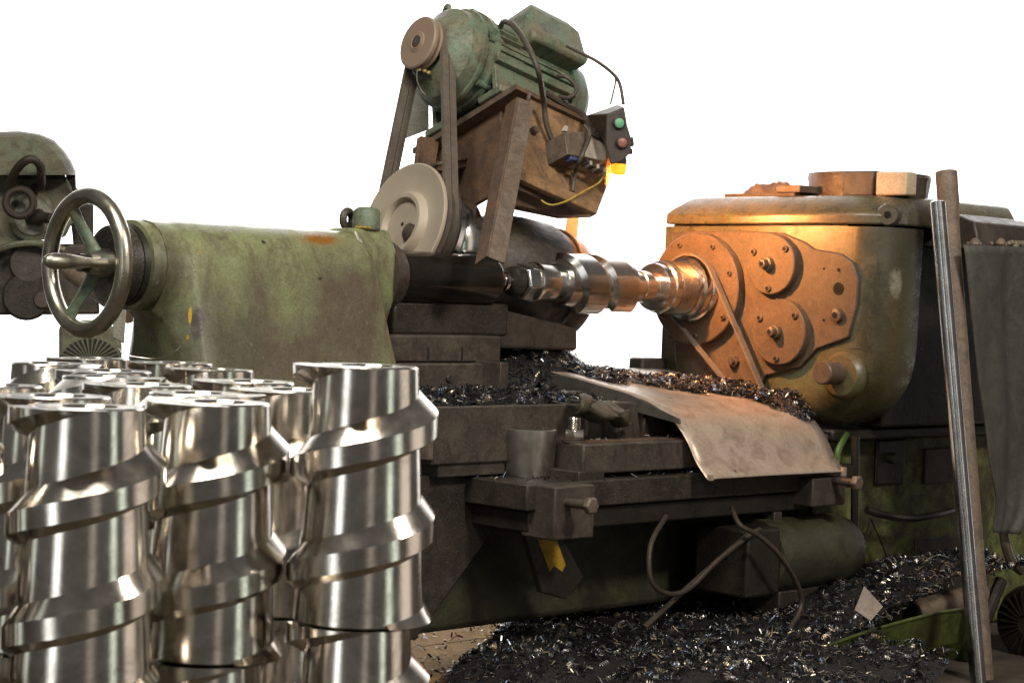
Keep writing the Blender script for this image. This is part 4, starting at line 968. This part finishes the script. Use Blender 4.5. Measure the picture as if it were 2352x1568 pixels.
B.part('flange_face', MB().lathe(c_, (.25, -1, 0), [(.014, .066), (.02, .064), (.022, .055)], 40), m_plategrey, under=fl_)
B.part('threaded_spout', MB().lathe(c_ + V((.0, -.02, -.0)), (.8, -.6, -.05), [(0, .03), (.02, .026), (.04, .03), (.05, .024), (.06, .02), (.11, .018)], 20), m_grime, under=fl_)
for (x, y, rr, mt) in ((68, 605, .07, m_grime2), (62, 680, .085, m_grime), (98, 688, .03, m_grime2)):
    B.part('gear_boss', MB().lathe(PD(x, y, DB + .05), (0.2, -1, 0), [(0, rr), (.03, rr), (.04, rr * .9)], 32), mt)
single('upper_hose_loop', 'brown hose arching over the green front plate of the background machine', 'hose', MB().tube(spline([PD(*q) for q in ((18, 432, 6.8), (35, 395, 6.75), (55, 372, 6.72), (75, 366, 6.72), (92, 380, 6.74), (95, 410, 6.78), (94, 428, 6.84), (80, 430, 6.88))]), .015, 10), m_hose)
single('lower_hose_loop', 'brown hose ring hanging below the arched hose', 'hose', MB().torus(PD(45, 465, 6.8), (.15, -1, 0), .046, .0135, 32, 10), m_hose)
# vented casing low behind the handwheel
VC = Thing('vented_casing', 'small grey green casing with radial vent slots below the handwheel', 'casing', PD(205, 850, 6.2))
vc = [(135, 748), (160, 735), (240, 735), (262, 752), (280, 790), (280, 850), (135, 850)]
VC.part('case', bprism(vc, 6.2, 6.45), m_oldgreen, bevel=.012)
cc_ = (207, 832)
for k in range(17):
    a = pi * (k + .5) / 17; a0, a1 = 14, 55
    pts = [(cc_[0] + r_2 * cos(a + da) * 1.25, cc_[1] - r_2 * sin(a + da)) for r_2, da in ((a0, -.035), (a1, -.055), (a1, .055), (a0, .035))]
    VC.part('vent_slot', bprism(pts, 6.198, 6.205), m_black)
single('crossing_shaft', 'brown grey shaft slanting behind the handwheel spokes', 'shaft', MB().tube([PD(165, 620, 6.5), PD(300, 720, 6.3)], .035, 16), m_pole)
single('grey_channel', 'pale grey upright channel behind the wheel rim', 'channel', bprism(((262, 690), (292, 690), (285, 790), (258, 775)), 5.9, 5.95), m_plategrey, bevel=.003)

# ------------------------------------------------------------------ screw segments in the foreground
LS = .29; LEAD = .118
def r0f(z): return .0595 + .0155 * (1 - z / LS)
def screw_mesh(Lz, ph):
    mb = MB(); F_ = Frame((0, 0, 0), (0, 0, 1), (1, 0, 0), (0, 1, 0))
    mb.lathe((0, 0, 0), (0, 0, 1), [(Lz - .05, .024), (Lz - .05, .03), (Lz - .003, .03), (Lz, .033), (Lz, r0f(Lz) - .002), (Lz - .002, r0f(Lz))] + [(Lz * (1 - k / 6), r0f(Lz * (1 - k / 6))) for k in range(1, 6)] + [(.002, r0f(0)), (0, r0f(0) - .002), (0, .02)], 72, cap=True)
    fl2 = MB(); flight(fl2, F_, r0f, -.03, Lz + .03, LEAD, .066, .023, .0835, ph, 1, 56, (0.0005, Lz - .0005), .012, .026)
    return mb, fl2
def make_screw(ph):
    bm_, fm_ = screw_mesh(LS, ph)
    o1 = build('shank', bm_, m_screw, None, V((0, 0, 0)), ang=25); o2 = build('flight', fm_, m_screw, None, V((0, 0, 0)), ang=25)
    COL.objects.unlink(o1); COL.objects.unlink(o2); return o1, o2
PROTO = make_screw(0.0)
def place_screw(x, y, z, rz, label, group):
    r = bpy.data.objects.new('screw_segment', None); COL.objects.link(r); r.location = (x, y, z); r.rotation_euler = (random.uniform(-.008, .008), random.uniform(-.008, .008), rz)
    r['label'] = label; r['category'] = 'screw segment'; r['group'] = group; r.empty_display_size = .03
    for pz in PROTO:
        c = pz.copy(); c.name = pz.name.split('.')[0]; COL.objects.link(c); c.parent = r
TOPZ = .967; ZB = TOPZ - LS
SCR = [(-.72, 3.44, -.8, 'the farthest segment, below the vent slots'), (-.565, 3.37, -1.3, 'the rear segment beside the farthest one'),
       (-.735, 3.16, 2.4, 'the rear left segment next to the white background'), (-.47, 3.16, -1.0, 'the rear right segment against the tailstock foot'),
       (-.60, 2.98, -.7, 'the middle segment of the third row'), (-.57, 2.79, 1.2, 'the segment between left and middle rows'),
       (-.365, 2.80, -1.2, 'the back segment left of the tall one'), (-.64, 2.46, -.4, 'the left edge segment two behind the nearest'),
       (-.48, 2.61, -1.1, 'the segment behind the front left pair'), (-.285, 2.61, -1.0, 'the segment half hidden behind the tall one'),
       (-.385, 2.445, .9, 'the segment behind the middle front one'), (-.52, 2.285, -.9, 'the segment behind the nearest left one'),
       (-.447, 2.107, -.55, 'the nearest segment, front left of the stack'), (-.336, 2.275, -1.06, 'the middle front segment left of the tall one'), (-.625, 2.12, -.9, 'the segment cut by the left picture edge')]
for x, y, rz, lb in SCR:
    place_screw(x, y, ZB, rz, 'polished steel screw, ' + lb, 'upper layer of screw segments')
    place_screw(x, y, ZB - LS - .001, rz + 1.3, 'lower layer steel screw under ' + lb.split(',')[0], 'lower layer of screw segments')
place_screw(-.165, 2.262, ZB + .048, -1.06, 'tallest polished steel screw segment at the right of the stack', 'upper layer of screw segments')
place_screw(-.165, 2.262, ZB + .047 - LS, -.4, 'lower layer steel screw under the tallest one', 'lower layer of screw segments')
t = Thing('pallet', 'plain timber pallet under the stack of screw segments', 'pallet', (-.45, 2.75, 0))
for k in range(7): t.part('deck_plank', MB().box(WF, (-.85, 1.98 + k * .232, ZB - 2 * LS + (-.03)), (-.06, 2.19 + k * .232, ZB - 2 * LS - .002)), m_pole, bevel=.003)
for x in (-.82, -.5, -.18): t.part('bearer', MB().box(WF, (x, 1.98, .0), (x + .09, 3.58, ZB - 2 * LS - .031)), m_pole, bevel=.003)
place = MB().lathe((-.165, 2.262, ZB - 2 * LS - .001), (0, 0, 1), [(0, .07), (.0465, .07)], 32)
single('spacer_disc', 'round steel spacer under the tallest stack', 'spacer', place, m_grime2)
